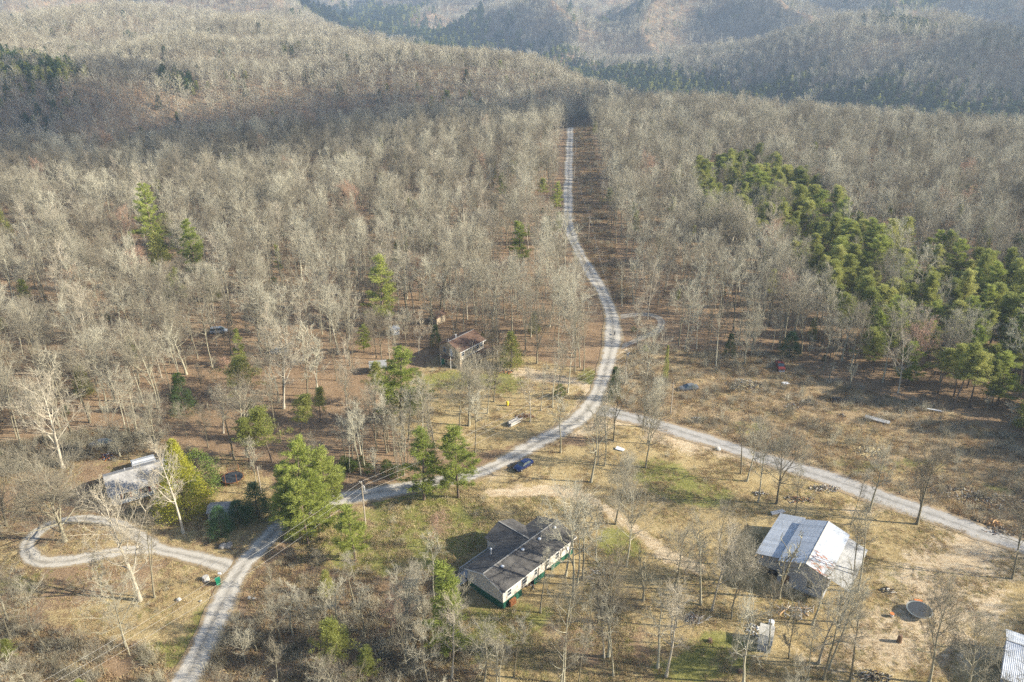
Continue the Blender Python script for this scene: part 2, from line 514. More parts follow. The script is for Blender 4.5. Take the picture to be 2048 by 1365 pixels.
def blob(cx, cy, rx, ry, soft=0.5):
    """soft-edged patch of ground cover around a spot"""
    c = G(cx, cy); e1 = G(cx + rx, cy); e2 = G(cx, cy - ry)
    ax = max(abs(e1[0] - c[0]), 1.0); ay = max(abs(e2[1] - c[1]), 1.0)
    d = np.sqrt(((GX - c[0]) / ax) ** 2 + ((GY - c[1]) / ay) ** 2)
    return np.clip((1 + soft - d) / (2 * soft), 0, 1)
vis = FWg > 20
def pmask(poly): return (in_poly(PXg, PYg, poly) & vis).astype(float)
def soften(m, n=2):
    for _ in range(n):
        p = np.pad(m, 1, mode='edge')
        m = (p[:-2, 1:-1] + p[2:, 1:-1] + p[1:-1, :-2] + p[1:-1, 2:] + 2 * p[1:-1, 1:-1]) / 6
    return m
m_main, m_left, m_brown, m_field, m_strip = [soften(pmask(a)) for a in (A_MAIN, A_LEFT, A_BROWN, A_FIELD, A_STRIP)]
dry = 0.78 * m_main * (1 - m_field) + 0.55 * m_left + 0.62 * m_brown + 0.3 * m_strip
green = np.zeros_like(dry); soil = np.zeros_like(dry)
weed = 0.85 * m_field + 0.30 * m_strip
for b in [(760, 1110, 130, 40), (930, 1060, 60, 40), (640, 1070, 60, 30), (800, 1060, 120, 55), (880, 1010, 70, 25), (1000, 1250, 130, 50), (920, 1290, 80, 40), (1240, 1090, 50, 40), (1320, 950, 60, 35), (1400, 985, 70, 30), (1830, 1160, 60, 30), (1180, 760, 25, 25), (1010, 760, 45, 30), (900, 760, 60, 20), (60, 1165, 70, 30), (330, 1310, 60, 30), (420, 1240, 40, 40), (1440, 1300, 70, 40), (840, 1000, 80, 14), (1370, 1340, 90, 30)]:
    green += 0.80 * blob(*b)
for b in [(500, 1000, 60, 50), (270, 1230, 120, 50), (60, 1300, 60, 20), (930, 860, 130, 40)]:
    dry += 0.4 * blob(*b)
for b in [(1960, 1100, 120, 45), (1900, 1150, 130, 60), (1900, 1250, 150, 90), (1780, 1290, 90, 60), (1380, 900, 50, 18), (1500, 920, 60, 14),  (1330, 870, 60, 14), (1180, 850, 60, 25), (1720, 1020, 50, 16), (1650, 1320, 80, 50), (1080, 750, 70, 16), (1180, 815, 30, 30)]:
    soil += 0.55 * blob(*b)
for b in [(1090, 970, 110, 30), (1320, 880, 40, 10), (1350, 1160, 90, 60), (1300, 1000, 80, 30)]:
    soil += 0.3 * blob(*b)
for b in [(640, 1095, 60, 22), (730, 1060, 30, 20), (160, 1165, 120, 40), (100, 1000, 120, 60), (1200, 1290, 120, 50), (1140, 880, 80, 12)]:
    k = blob(*b)
    dry -= 0.55 * k; green -= 0.4 * k
for b in [(1720, 880, 120, 35), (1560, 830, 60, 18), (1800, 950, 60, 20)]:
    k = blob(*b); dry += 0.6 * k
for b in [(1500, 855, 60, 18), (1700, 930, 60, 25), (1840, 930, 80, 20), (1990, 980, 60, 20)]:
    green += 0.5 * blob(*b)
rd = road_dist(GX, GY, ['main', 'right', 'drive', 'side'])
soil += 0.62 * np.clip((2.4 - road_dist(GX, GY, ['track', 'yard_track'])) / 1.2, 0, 1)
soil += 0.45 * np.clip((5.0 - rd) / 2.5, 0, 1) * (0.5 + 0.5 * m_main)
cover = np.stack([np.clip(q, 0, 1.2) for q in (dry, green, soil, weed)], -1).astype(np.float32)

ny, nx = GX.shape
gi = np.arange(ny * nx).reshape(ny, nx)
gf = np.stack([gi[:-1, :-1], gi[:-1, 1:], gi[1:, 1:], gi[1:, :-1]], -1).reshape(-1, 4)
gme = mesh_np('ground', np.stack([GX, GY, GZ], -1), gf, M['ground'], smooth=True)
att = gme.color_attributes.new('cover', 'FLOAT_COLOR', 'POINT')
att.data.foreach_set('color', cover.reshape(-1))
tag(link('ground', gme), kind='structure')

# ------------------------------------------------------------------ roads
def road(name, key, m, lift, jit=0.34, taper=0):
    p, w = PATHS[key]
    d = np.gradient(p, axis=0)
    d /= np.linalg.norm(d, axis=1)[:, None] + 1e-9
    nrm = np.stack([-d[:, 1], d[:, 0]], 1)
    n = len(p); K = 9
    u = np.linspace(-1, 1, K)
    s = np.arange(n) * 1.5
    wl = w / 2 * 1.25 + jit * (np.sin(s / 7.3) + 0.6 * np.sin(s / 2.9 + 1)) + rng.normal(0, jit * 0.35, n)
    wr = w / 2 * 1.25 + jit * (np.sin(s / 8.1 + 2) + 0.6 * np.sin(s / 3.3)) + rng.normal(0, jit * 0.35, n)
    half = np.where(u[None] < 0, wl[:, None], wr[:, None])
    xy = p[:, None] + nrm[:, None] * (u[None] * half)[..., None]
    z = Z(xy[..., 0], xy[..., 1]) + lift - 0.03 * np.abs(u)[None] ** 4
    v = np.concatenate([xy, z[..., None]], -1)
    i = np.arange(n * K).reshape(n, K)
    f = np.stack([i[:-1, :-1], i[:-1, 1:], i[1:, 1:], i[1:, :-1]], -1).reshape(-1, 4)
    me = mesh_np(name, v, f, m, smooth=True)
    a = me.attributes.new('across', 'FLOAT', 'POINT')
    a.data.foreach_set('value', np.broadcast_to(u[None], (n, K)).astype(np.float32).ravel())
    return tag(link(name, me), kind='structure')
road('gravel_road', 'main', M['gravel'], 0.10)
road('side_road', 'right', M['grey_gravel'], 0.085)
road('driveway', 'drive', M['gravel'], 0.075)
road('driveway', 'side', M['shaded_gravel'], 0.07)
road('road_end', 'end', M['gravel'], 0.09)

# ------------------------------------------------------------------ tree prototypes
def segs_mesh(segs, sides):
    """every (p0,p1,r0,r1) becomes an open prism; returns verts, faces"""
    if not len(segs): return np.zeros((0, 3)), np.zeros((0, 4), int)
    s = np.asarray(segs, float)
    p0, p1, r0, r1 = s[:, 0:3], s[:, 3:6], s[:, 6], s[:, 7]
    d = p1 - p0
    d /= np.linalg.norm(d, axis=1)[:, None] + 1e-9
    ref = np.where(np.abs(d[:, 2:3]) < 0.9, np.array([[0, 0, 1.0]]), np.array([[1.0, 0, 0]]))
    u = np.cross(d, ref); u /= np.linalg.norm(u, axis=1)[:, None] + 1e-9
    w = np.cross(d, u)
    n = len(s)
    ang = 2 * np.pi * np.arange(sides) / sides
    ring = u[:, None] * np.cos(ang)[None, :, None] + w[:, None] * np.sin(ang)[None, :, None]
    v = np.concatenate([p0[:, None] + ring * r0[:, None, None], p1[:, None] + ring * r1[:, None, None]], 1)
    base = (np.arange(n) * 2 * sides)[:, None]
    k = np.arange(sides); k2 = (k + 1) % sides
    f = np.stack([base + k, base + k2, base + sides + k2, base + sides + k], -1).reshape(-1, 4)
    return v.reshape(-1, 3), f
def merge(parts):
    vs, fs, o = [], [], 0
    for v, f in parts:
        if len(v) == 0: continue
        vs.append(v); fs.append(f + o); o += len(v)
    return np.concatenate(vs), np.concatenate(fs)
def unit(v): return v / (np.linalg.norm(v) + 1e-9)
def branch(p, d, length, r0, r1, n, up, wob, r):
    """a wandering polyline; returns its points and radii"""
    pts, rad = [np.array(p, float)], [r0]
    d = unit(np.array(d, float))
    for i in range(n):
        d = unit(d + np.array([0, 0, up]) / n + r.normal(0, wob, 3))
        pts.append(pts[-1] + d * length / n)
        rad.append(r0 + (r1 - r0) * (i + 1) / n)
    return pts, rad
def emit(lst, pts, rad):
    for i in range(len(pts) - 1):
        lst.append((*pts[i], *pts[i + 1], rad[i], rad[i + 1]))
def along(pts, t):
    k = t * (len(pts) - 1); i = min(int(k), len(pts) - 2)
    return pts[i] + (pts[i + 1] - pts[i]) * (k - i), unit(pts[i + 1] - pts[i])
def side_dir(d, ang, r):
    q = unit(np.cross(d, r.normal(0, 1, 3)))
    return unit(d * math.cos(ang) + q * math.sin(ang))

def bare_tree(seed, h=18.0, cb=0.38, cr=4.0, n1=13, r0=0.22, c2=6, c3=5, c4=3, tw=0.014, up=0.7, fork=0, droop=0.0):
    """leafless hardwood: trunk with its limbs, and a crown of branches and twigs"""
    r = np.random.default_rng(seed)
    T, B3, B4 = [], [], []
    top = h * 0.93
    tp, tr = branch((0, 0, -0.4), (r.normal(0, .03), r.normal(0, .03), 1), top, r0 * 1.15, 0.03, 9, 0.3, 0.035, r)
    tr[0] = r0 * 1.7
    emit(T, tp, tr)
    if fork:
        for k in range(fork):
            q, d = along(tp, r.uniform(0.22, 0.40))
            fp, fr = branch(q, side_dir(d, R(r.uniform(16, 30)), r), h * r.uniform(0.45, 0.58), r0 * 0.6, 0.03, 6, 0.35, 0.06, r)
            emit(T, fp, fr)
            for i in range(5):
                q2, d2 = along(fp, r.uniform(0.35, 1))
                sp, sr = branch(q2, side_dir(d2, R(r.uniform(28, 50)), r), cr * r.uniform(0.5, 0.85), r0 * 0.25, 0.018, 4, up * 0.6, 0.09, r)
                emit(T, sp, sr)
                _sub(sp, cr * 0.7, c2, c3, c4, tw, B3, B4, r)
    for i in range(n1):
        t = cb + (0.99 - cb) * ((i + r.uniform(0, 0.9)) / n1) ** 0.9
        q, d = along(tp, min(t, 0.995))
        az = i * 2.4 + r.normal(0, 0.35)
        f = (t - cb) / (1 - cb)
        el = R(14 + 52 * f ** 1.2 - droop * 30 * (1 - f)) + r.normal(0, 0.14)
        L = cr * (0.72 + 0.42 * math.sin(math.pi * min(1, 0.18 + 0.8 * f))) * r.uniform(0.72, 1.2) * (0.7 if f < 0.1 else 1)
        dd = np.array([math.cos(az) * math.cos(el), math.sin(az) * math.cos(el), math.sin(el)])
        bp, br = branch(q, dd, L, r0 * (0.42 - 0.22 * f), 0.022, 5, up, 0.10, r)
        emit(T, bp, br)
        _sub(bp, L, c2, c3, c4, tw, B3, B4, r)
    tv = segs_mesh(T, 6)
    c = [segs_mesh(B3, 4), segs_mesh(B4, 3)]
    return tv, merge(c)
def _sub(bp, L, c2, c3, c4, tw, B3, B4, r):
    for j in range(c2):
        q2, d2 = along(bp, 0.25 + 0.75 * (j + r.uniform(0, 1)) / c2)
        l2 = L * r.uniform(0.32, 0.58)
        sp, sr = branch(q2, side_dir(d2, R(r.uniform(30, 66)), r), l2, tw * 2.3, tw * 1.2, 3, 0.35, 0.12, r)
        emit(B3, sp, sr)
        for k in range(c3):
            q3, d3 = along(sp, 0.2 + 0.8 * (k + r.uniform(0, 1)) / c3)
            l3 = l2 * r.uniform(0.4, 0.7)
            up_, ur = branch(q3, side_dir(d3, R(r.uniform(26, 62)), r), l3, tw * 1.0, tw * 0.7, 2, 0.3, 0.14, r)
            emit(B4, up_, ur)
            for m_ in range(c4):
                q4, d4 = along(up_, r.uniform(0.2, 1))
                e = q4 + side_dir(d4, R(r.uniform(20, 60)), r) * l3 * r.uniform(0.4, 0.8) + np.array([0, 0, l3 * 0.08])
                B4.append((*q4, *e, tw * 0.75, tw * 0.5))

def blades(c, d, length, width, r):
    """flat needle sprays: one slim quad per row"""
    n = len(c)
    q = np.cross(d, r.normal(0, 1, (n, 3)))
    q /= np.linalg.norm(q, axis=1)[:, None] + 1e-9
    L = np.broadcast_to(np.asarray(length), (n,))[:, None]
    W = np.broadcast_to(np.asarray(width), (n,))[:, None]
    v = np.stack([c - q * W * 0.3, c + d * L * 0.45 - q * W * 0.5, c + d * L, c + d * L * 0.45 + q * W * 0.5], 1)
    f = np.arange(n * 4).reshape(n, 4)
    return v.reshape(-1, 3), f
def norm_rows(a): return a / (np.linalg.norm(a, axis=1)[:, None] + 1e-9)

def white_pine(seed, h=16.0, cb=0.22, cr=3.6, gap=0.95, nb=5, fill=1.0, spike=0.85):
    r = np.random.default_rng(seed)
    T, C, D = [], [], []
    tp, tr = branch((0, 0, -0.3), (0, 0, 1), h * 0.98, 0.24, 0.03, 9, 0.3, 0.02, r)
    emit(T, tp, tr)
    z = h * cb
    while z < h * 0.97:
        f = (z - h * cb) / (h * (1 - cb))
        for k in range(nb):
            if r.uniform() < 0.12: continue
            az = r.uniform(0, 6.28)
            L = cr * ((1 - f) ** spike * 0.92 + 0.10) * r.uniform(0.55, 1.15) * min(1, 0.62 + f * 2.2)
            el = R(4 + 30 * f) + r.normal(0, 0.08)
            q, _ = along(tp, min(z / (h * 0.98), 0.99))
            bp, br = branch(q, (math.cos(az) * math.cos(el), math.sin(az) * math.cos(el), math.sin(el)), L, 0.05, 0.015, 4, 0.28, 0.06, r)
            emit(T, bp, br)
            nt = max(4, int(L * 5.5 * fill))
            for j in range(nt):
                t = 0.28 + 0.72 * (j + r.uniform(0, 1)) / nt
                c, d = along(bp, min(t, 0.999))
                sw = 0.42 * L * (1.15 - t) + 0.16
                c = c + np.array([*(r.normal(0, sw * 0.5, 2)), r.normal(0.05, 0.07)])
                m = int(20 * fill)
                C.append(np.repeat(c[None], m, 0) + r.normal(0, 1, (m, 3)) * np.array([.2, .2, .07]))
                dd = unit(d * np.array([1, 1, 0.3]) + 0.2 * r.normal(0, 1, 3))
                D.append(np.repeat(dd[None], m, 0) + r.normal(0, 0.6, (m, 3)) * np.array([1, 1, .6]) + np.array([0, 0, 0.22]))
        z += gap * r.uniform(0.7, 1.3)
    C = np.concatenate(C); D = norm_rows(np.concatenate(D))
    return segs_mesh(T, 5), blades(C, D, r.uniform(0.3, 0.55, len(C)), r.uniform(0.055, 0.10, len(C)), r)

def scrub_pine(seed, h=13.0, cb=0.42, cr=3.0, n=42, nc=5):
    """irregular crown of needle clumps on crooked boughs"""
    r = np.random.default_rng(seed)
    T, C, D = [], [], []
    tp, tr = branch((0, 0, -0.3), (r.normal(0, .05), r.normal(0, .05), 1), h * 0.95, 0.17, 0.03, 8, 0.3, 0.05, r)
    emit(T, tp, tr)
    for i in range(n):
        f = ((i + r.uniform(0, 1)) / n)
        q, d0 = along(tp, min(cb + (0.98 - cb) * f, 0.99))
        az = i * 2.4 + r.normal(0, .5)
        el = R(8 + 50 * f) + r.normal(0, 0.2)
        L = cr * (1 - f) ** 0.65 * r.uniform(0.3, 1.3) + 0.3
        bp, br = branch(q, (math.cos(az) * math.cos(el), math.sin(az) * math.cos(el), math.sin(el)), L, 0.045, 0.015, 4, 0.4, 0.14, r)
        emit(T, bp, br)
        for k in range(nc):
            c, d = along(bp, (0.99, 0.85, 0.7, 0.55, 0.42)[k])
            c = c + r.normal(0, .34, 3) * np.array([1, 1, .45])
            rad = r.uniform(0.2, 0.46)
            m = 46
            g = norm_rows(r.normal(0, 1, (m, 3)))
            pos = c + g * (rad * r.uniform(0.2, 1, (m, 1)) ** 0.6) * np.array([1.25, 1.25, 0.62])
            C.append(pos); D.append(g + np.array([0, 0, 0.75]) + r.normal(0, 0.35, (m, 3)))
    C = np.concatenate(C); D = norm_rows(np.concatenate(D))
    return segs_mesh(T, 5), blades(C, D, r.uniform(0.24, 0.44, len(C)), r.uniform(0.05, 0.09, len(C)), r)

def cone_tree(seed, h=14.0, rad=4.2, n=9000, pw=0.8, blade=(0.3, 0.5), bw=(0.1, 0.18), tufts=150, layer=0.0):
    """dense evergreen cone with a lumpy outline"""
    r = np.random.default_rng(seed)
    T = []
    tp, tr = branch((0, 0, -0.3), (0, 0, 1), h * 0.96, 0.2, 0.02, 6, 0.3, 0.01, r)
    emit(T, tp, tr)
    tf = r.uniform(0.02, 0.99, tufts) ** 1.15
    ta = r.uniform(0, 6.28, tufts)
    tR = rad * (1 - tf) ** pw * np.minimum(1, 0.55 + tf * 5) * r.uniform(0.80, 1.08, tufts)
    if layer: tf = np.round(tf * layer) / layer + r.normal(0, 0.006, tufts)
    tc = np.stack([np.cos(ta) * tR, np.sin(ta) * tR, 0.2 + tf * (h - 0.3)], 1)
    for q in tc[:: max(1, tufts // 50)]:
        T.append((0, 0, max(q[2] - 0.5, 0.1), *(q * np.array([0.9, 0.9, 1])), 0.03, 0.01))
    m = n // tufts
    sz = (0.25 + 0.16 * rad * (1 - tf))[:, None, None]
    g = r.normal(0, 1, (tufts, m, 3))
    C = (tc[:, None] + g * sz * np.array([0.8, 0.8, 0.65])).reshape(-1, 3)
    outw = np.stack([np.cos(ta), np.sin(ta), np.full(tufts, 0.55)], 1)
    D = (outw[:, None] + 0.55 * r.normal(0, 1, (tufts, m, 3))).reshape(-1, 3)
    k = len(C)
    return segs_mesh(T, 5), blades(C, norm_rows(D), r.uniform(*blade, k), r.uniform(*bw, k), r)

def round_tree(seed, h=9.0, rad=3.3, n=4500):
    """broadleaf evergreen with big glossy leaves"""
    r = np.random.default_rng(seed)
    T, C, D = [], [], []
    tp, tr = branch((0, 0, -0.3), (0, 0, 1), h * 0.9, 0.17, 0.03, 6, 0.3, 0.03, r)
    emit(T, tp, tr)
    for i in range(70):
        f = r.uniform(0.06, 1)
        az = r.uniform(0, 6.28)
        RR = rad * math.sin(math.pi * min(0.98, 0.2 + 0.8 * f)) ** 0.7 * r.uniform(0.6, 1.05)
        c = np.array([math.cos(az) * RR, math.sin(az) * RR, 0.4 + f * (h - 0.6)])
        T.append((0, 0, max(0.3, c[2] - RR * 0.5), *c, 0.04, 0.012))
        m = n // 70
        g = norm_rows(r.normal(0, 1, (m, 3)))
        C.append(c + g * r.uniform(0.15, 0.75, (m, 1)))
        D.append(g + np.array([0, 0, 0.6]))
    C = np.concatenate(C); D = norm_rows(np.concatenate(D))
    return segs_mesh(T, 5), blades(C, D, r.uniform(0.2, 0.34, len(C)), r.uniform(0.11, 0.18, len(C)), r)

class Proto:
    """meshes of one tree form: trunk and crown for single trees, both joined for the far masses"""
    def __init__(s, name, tv, cv, mt, mc, h):
        s.h = h
        s.trunk = mesh_np(name + '_trunk', tv[0], tv[1], mt)
        s.crown = mesh_np(name + '_crown', cv[0], cv[1], mc)
        v, f = merge([tv, cv])
        s.both = mesh_np(name, v, f, [mt, mc], np.r_[np.zeros(len(tv[1]), int), np.ones(len(cv[1]), int)])
P = {}
FOREST = []
for i, (h, cb, cr, n1, up) in enumerate([(19, .46, 3.7, 13, .9), (17, .42, 4.0, 14, .8), (20, .52, 3.3, 12, 1.0), (16, .36, 4.5, 15, .7), (18, .44, 3.8, 13, .9), (14, .40, 3.2, 12, .8), (19, .38, 4.9, 15, .7)]):
    k = 'forest%d' % i
    P[k] = Proto(k, *bare_tree(100 + i, h, cb, cr, n1, 0.17 + 0.015 * (i % 3), 6, 5, 3, 0.013, up * .6, fork=(1 if i in (1, 3, 6) else 0)), M['bark'], M['twig'], h)
    FOREST.append(k)
P['broad0'] = Proto('broad0', *bare_tree(210, 19, .26, 5.6, 16, 0.30, 8, 6, 4, 0.0135, .45, fork=2), M['bark'], M['twig'], 19)
P['broad1'] = Proto('broad1', *bare_tree(211, 16, .24, 5.0, 16, 0.26, 8, 6, 4, 0.0135, .45, fork=1), M['bark'], M['twig'], 16)
P['bushy'] = Proto('bushy', *bare_tree(212, 13, .16, 6.3, 20, 0.28, 8, 6, 4, 0.016, .35, fork=2, droop=0.3), M['bark'], M['twig'], 13)
P['pale0'] = Proto('pale0', *bare_tree(213, 21, .27, 5.2, 13, 0.28, 7, 5, 3, 0.0145, .5, fork=2), M['pale_bark'], M['pale_twig'], 21)
P['pale1'] = Proto('pale1', *bare_tree(214, 19, .33, 3.8, 13, 0.22, 7, 5, 3, 0.0145, .6, fork=1), M['pale_bark'], M['pale_twig'], 19)
P['slim0'] = Proto('slim0', *bare_tree(215, 17, .52, 2.3, 10, 0.16, 6, 5, 3, 0.013, .8), M['bark'], M['twig'], 17)
P['slim1'] = Proto('slim1', *bare_tree(216, 19, .58, 2.6, 10, 0.18, 6, 5, 3, 0.013, .8, fork=1), M['bark'], M['twig'], 19)
P['red'] = Proto('red', *bare_tree(217, 15, .30, 3.6, 14, 0.2, 8, 6, 4, 0.014, .6), M['bark'], M['red_twig'], 15)
P['sapling0'] = Proto('sapling0', *bare_tree(218, 7.5, .25, 1.7, 11, 0.07, 5, 4, 3, 0.012, .9), M['bark'], M['twig'], 7.5)
P['sapling1'] = Proto('sapling1', *bare_tree(219, 9, .3, 1.6, 11, 0.08, 5, 4, 3, 0.012, 1.0, fork=1), M['bark'], M['twig'], 9)
P['snag'] = Proto('snag', *bare_tree(220, 10, .45, 2.6, 5, 0.2, 2, 2, 1, 0.03, .6, fork=2), M['bark'], M['bark'], 10)
P['wpine0'] = Proto('wpine0', *white_pine(300, 16, .16, 4.2), M['pine_bark'], M['pine'], 16)
P['wpine1'] = Proto('wpine1', *white_pine(301, 15, .22, 4.4, .95, 6, 1.0, .65), M['pine_bark'], M['pine'], 15)
P['wpine2'] = Proto('wpine2', *white_pine(302, 17, .18, 3.1, .85, 5, 1.0, .75), M['pine_bark'], M['pine'], 17)
P['scrub0'] = Proto('scrub0', *scrub_pine(310, 13), M['pine_bark'], M['scrub_pine'], 13)
P['scrub1'] = Proto('scrub1', *scrub_pine(311, 12, .35, 3.3, 46), M['pine_bark'], M['scrub_pine'], 12)
P['scrub2'] = Proto('scrub2', *scrub_pine(312, 14, .5, 2.7, 38), M['pine_bark'], M['scrub_pine'], 14)
P['scrub3'] = Proto('scrub3', *scrub_pine(313, 13, .3, 2.2, 50), M['pine_bark'], M['scrub_pine'], 13)
P['scrub4'] = Proto('scrub4', *scrub_pine(314, 15, .45, 3.6, 40), M['pine_bark'], M['scrub_pine'], 15)
P['cedar'] = Proto('cedar', *cone_tree(320, 15, 5.0, 20000, 1.15, (.26, .44), (.08, .14), 420), M['pine_bark'], M['cedar'], 15)
P['spruce'] = Proto('spruce', *cone_tree(321, 6, 2.0, 7000, .6, (.14, .26), (.05, .09), 170), M['pine_bark'], M['spruce'], 6)
P['hemlock'] = Proto('hemlock', *cone_tree(322, 11, 2.6, 6000, .7, (.25, .45), (.08, .15), 170, 14), M['pine_bark'], M['hemlock'], 11)
P['youngcedar'] = Proto('youngcedar', *cone_tree(323, 9, 1.7, 5000, .7, (.22, .4), (.08, .14), 130), M['pine_bark'], M['scrub_pine'], 9)
P['magnolia'] = Proto('magnolia', *round_tree(330), M['pine_bark'], M['magnolia'], 9)

# lighter forms for the far hills
def far_bare(seed, h, cr, n=260, tw=0.036):
    r = np.random.default_rng(seed)
    S = [(0, 0, -0.4, 0.1, 0, h * 0.55, 0.2, 0.13), (0.1, 0, h * .55, 0, 0.1, h * 0.9, 0.13, 0.04)]
    for i in range(16):
        f = i / 16
        az = i * 2.4 + r.normal(0, .3)
        z0 = h * (0.40 + 0.42 * f)
        L = cr * (0.75 + 0.4 * math.sin(math.pi * min(1, .2 + .8 * f))) * r.uniform(.75, 1.15)
        el = R(16 + 46 * f)
        e = np.array([math.cos(az) * math.cos(el) * L, math.sin(az) * math.cos(el) * L, z0 + math.sin(el) * L])
        S.append((0, 0, z0, *e, 0.07, 0.035))
        for k in range(n // 16):
            t = r.uniform(.35, 1)
            q = np.array([0, 0, z0]) * (1 - t) + e * t
            d = unit(unit(e - np.array([0, 0, z0])) + r.normal(0, .5, 3) + np.array([0, 0, .45]))
            S.append((*q, *(q + d * r.uniform(.9, 1.9)), tw, tw * .5))
    return segs_mesh(S, 3)
FAR_M = [M['bark'], M['twig']]
def proto_coll(name, meshes):
    c = bpy.data.collections.new(name)
    for i, me in enumerate(meshes):
        c.objects.link(bpy.data.objects.new('%s_%02d' % (name, i), me))
    return c
far_meshes = []
for i in range(5):
    v, f = far_bare(400 + i, 17 + i % 3, 3.6 + .3 * (i % 3))
    far_meshes.append(mesh_np('far_hardwood', v, f, M['twig']))
v, f = cone_tree(410, 14, 3.0, 700, .7, (.8, 1.4), (.35, .6), 70)[1]
far_green = [mesh_np('far_evergreen', v, f, M['hemlock']), P['scrub0'].both]
def clump(seed, k, src, spread):
    r = np.random.default_rng(seed)
    parts = []
    for i in range(k):
        v, f = src(seed * 10 + i)
        s = r.uniform(.8, 1.15)
        parts.append((v * s + np.array([r.uniform(-spread, spread), r.uniform(-spread, spread), 0]), f))
    return merge(parts)
clumps = [mesh_np('far_grove', *clump(50 + i, 6, lambda s: far_bare(s, 17, 3.8, 60, 0.09), 9), M['twig']) for i in range(3)]

def scatter(name, coll, pts, rot, scl, idx, label=None, cat=None, kind='stuff'):
    """one object that carries a countless mass of plants as geometry-node instances"""
    me = bpy.data.meshes.new(name)
    me.vertices.add(len(pts))
    me.vertices.foreach_set('co', np.asarray(pts, np.float32).ravel())
    for nm, ty, dat, key in (('rot', 'FLOAT', rot, 'value'), ('pick', 'INT', idx, 'value'), ('scl', 'FLOAT_VECTOR', scl, 'vector')):
        a = me.attributes.new(nm, ty, 'POINT')
        a.data.foreach_set(key, np.asarray(dat, np.int32 if ty == 'INT' else np.float32).ravel())
    o = link(name, me)
    g = bpy.data.node_groups.new(name, 'GeometryNodeTree')
    g.interface.new_socket('Geometry', in_out='INPUT', socket_type='NodeSocketGeometry')
    g.interface.new_socket('Geometry', in_out='OUTPUT', socket_type='NodeSocketGeometry')
    N = g.nodes.new
    gi_, go = N('NodeGroupInput'), N('NodeGroupOutput')
    ip = N('GeometryNodeInstanceOnPoints')
    ci = N('GeometryNodeCollectionInfo')
    ci.inputs['Collection'].default_value = coll
    ci.inputs['Separate Children'].default_value = True
    ci.inputs['Reset Children'].default_value = True
    def attr(nm, ty):
        a = N('GeometryNodeInputNamedAttribute'); a.data_type = ty; a.inputs['Name'].default_value = nm
        return a.outputs['Attribute']
    cx = N('ShaderNodeCombineXYZ')
    g.links.new(attr('rot', 'FLOAT'), cx.inputs['Z'])
    g.links.new(gi_.outputs[0], ip.inputs['Points'])
    g.links.new(ci.outputs[0], ip.inputs['Instance'])
    ip.inputs['Pick Instance'].default_value = True
    g.links.new(attr('pick', 'INT'), ip.inputs['Instance Index'])
    g.links.new(cx.outputs[0], ip.inputs['Rotation'])
    g.links.new(attr('scl', 'FLOAT_VECTOR'), ip.inputs['Scale'])
    g.links.new(ip.outputs[0], go.inputs[0])
    md = o.modifiers.new('scatter', 'NODES')
    md.node_group = g
    return tag(o, label, cat, None, kind)

def plant(kind, x, y, h, rz, name, label, cat, group=None, wide=1.0):
    """one tree as a thing with its trunk and crown"""
    p = P[kind]
    s = h / p.h
    o = thing(name, label, cat, (x, y, Z1(x, y)), rz, group)
    o.scale = (s * wide, s * wide, s)
    link('trunk', p.trunk, o)
    link('crown', p.crown, o)
    return o

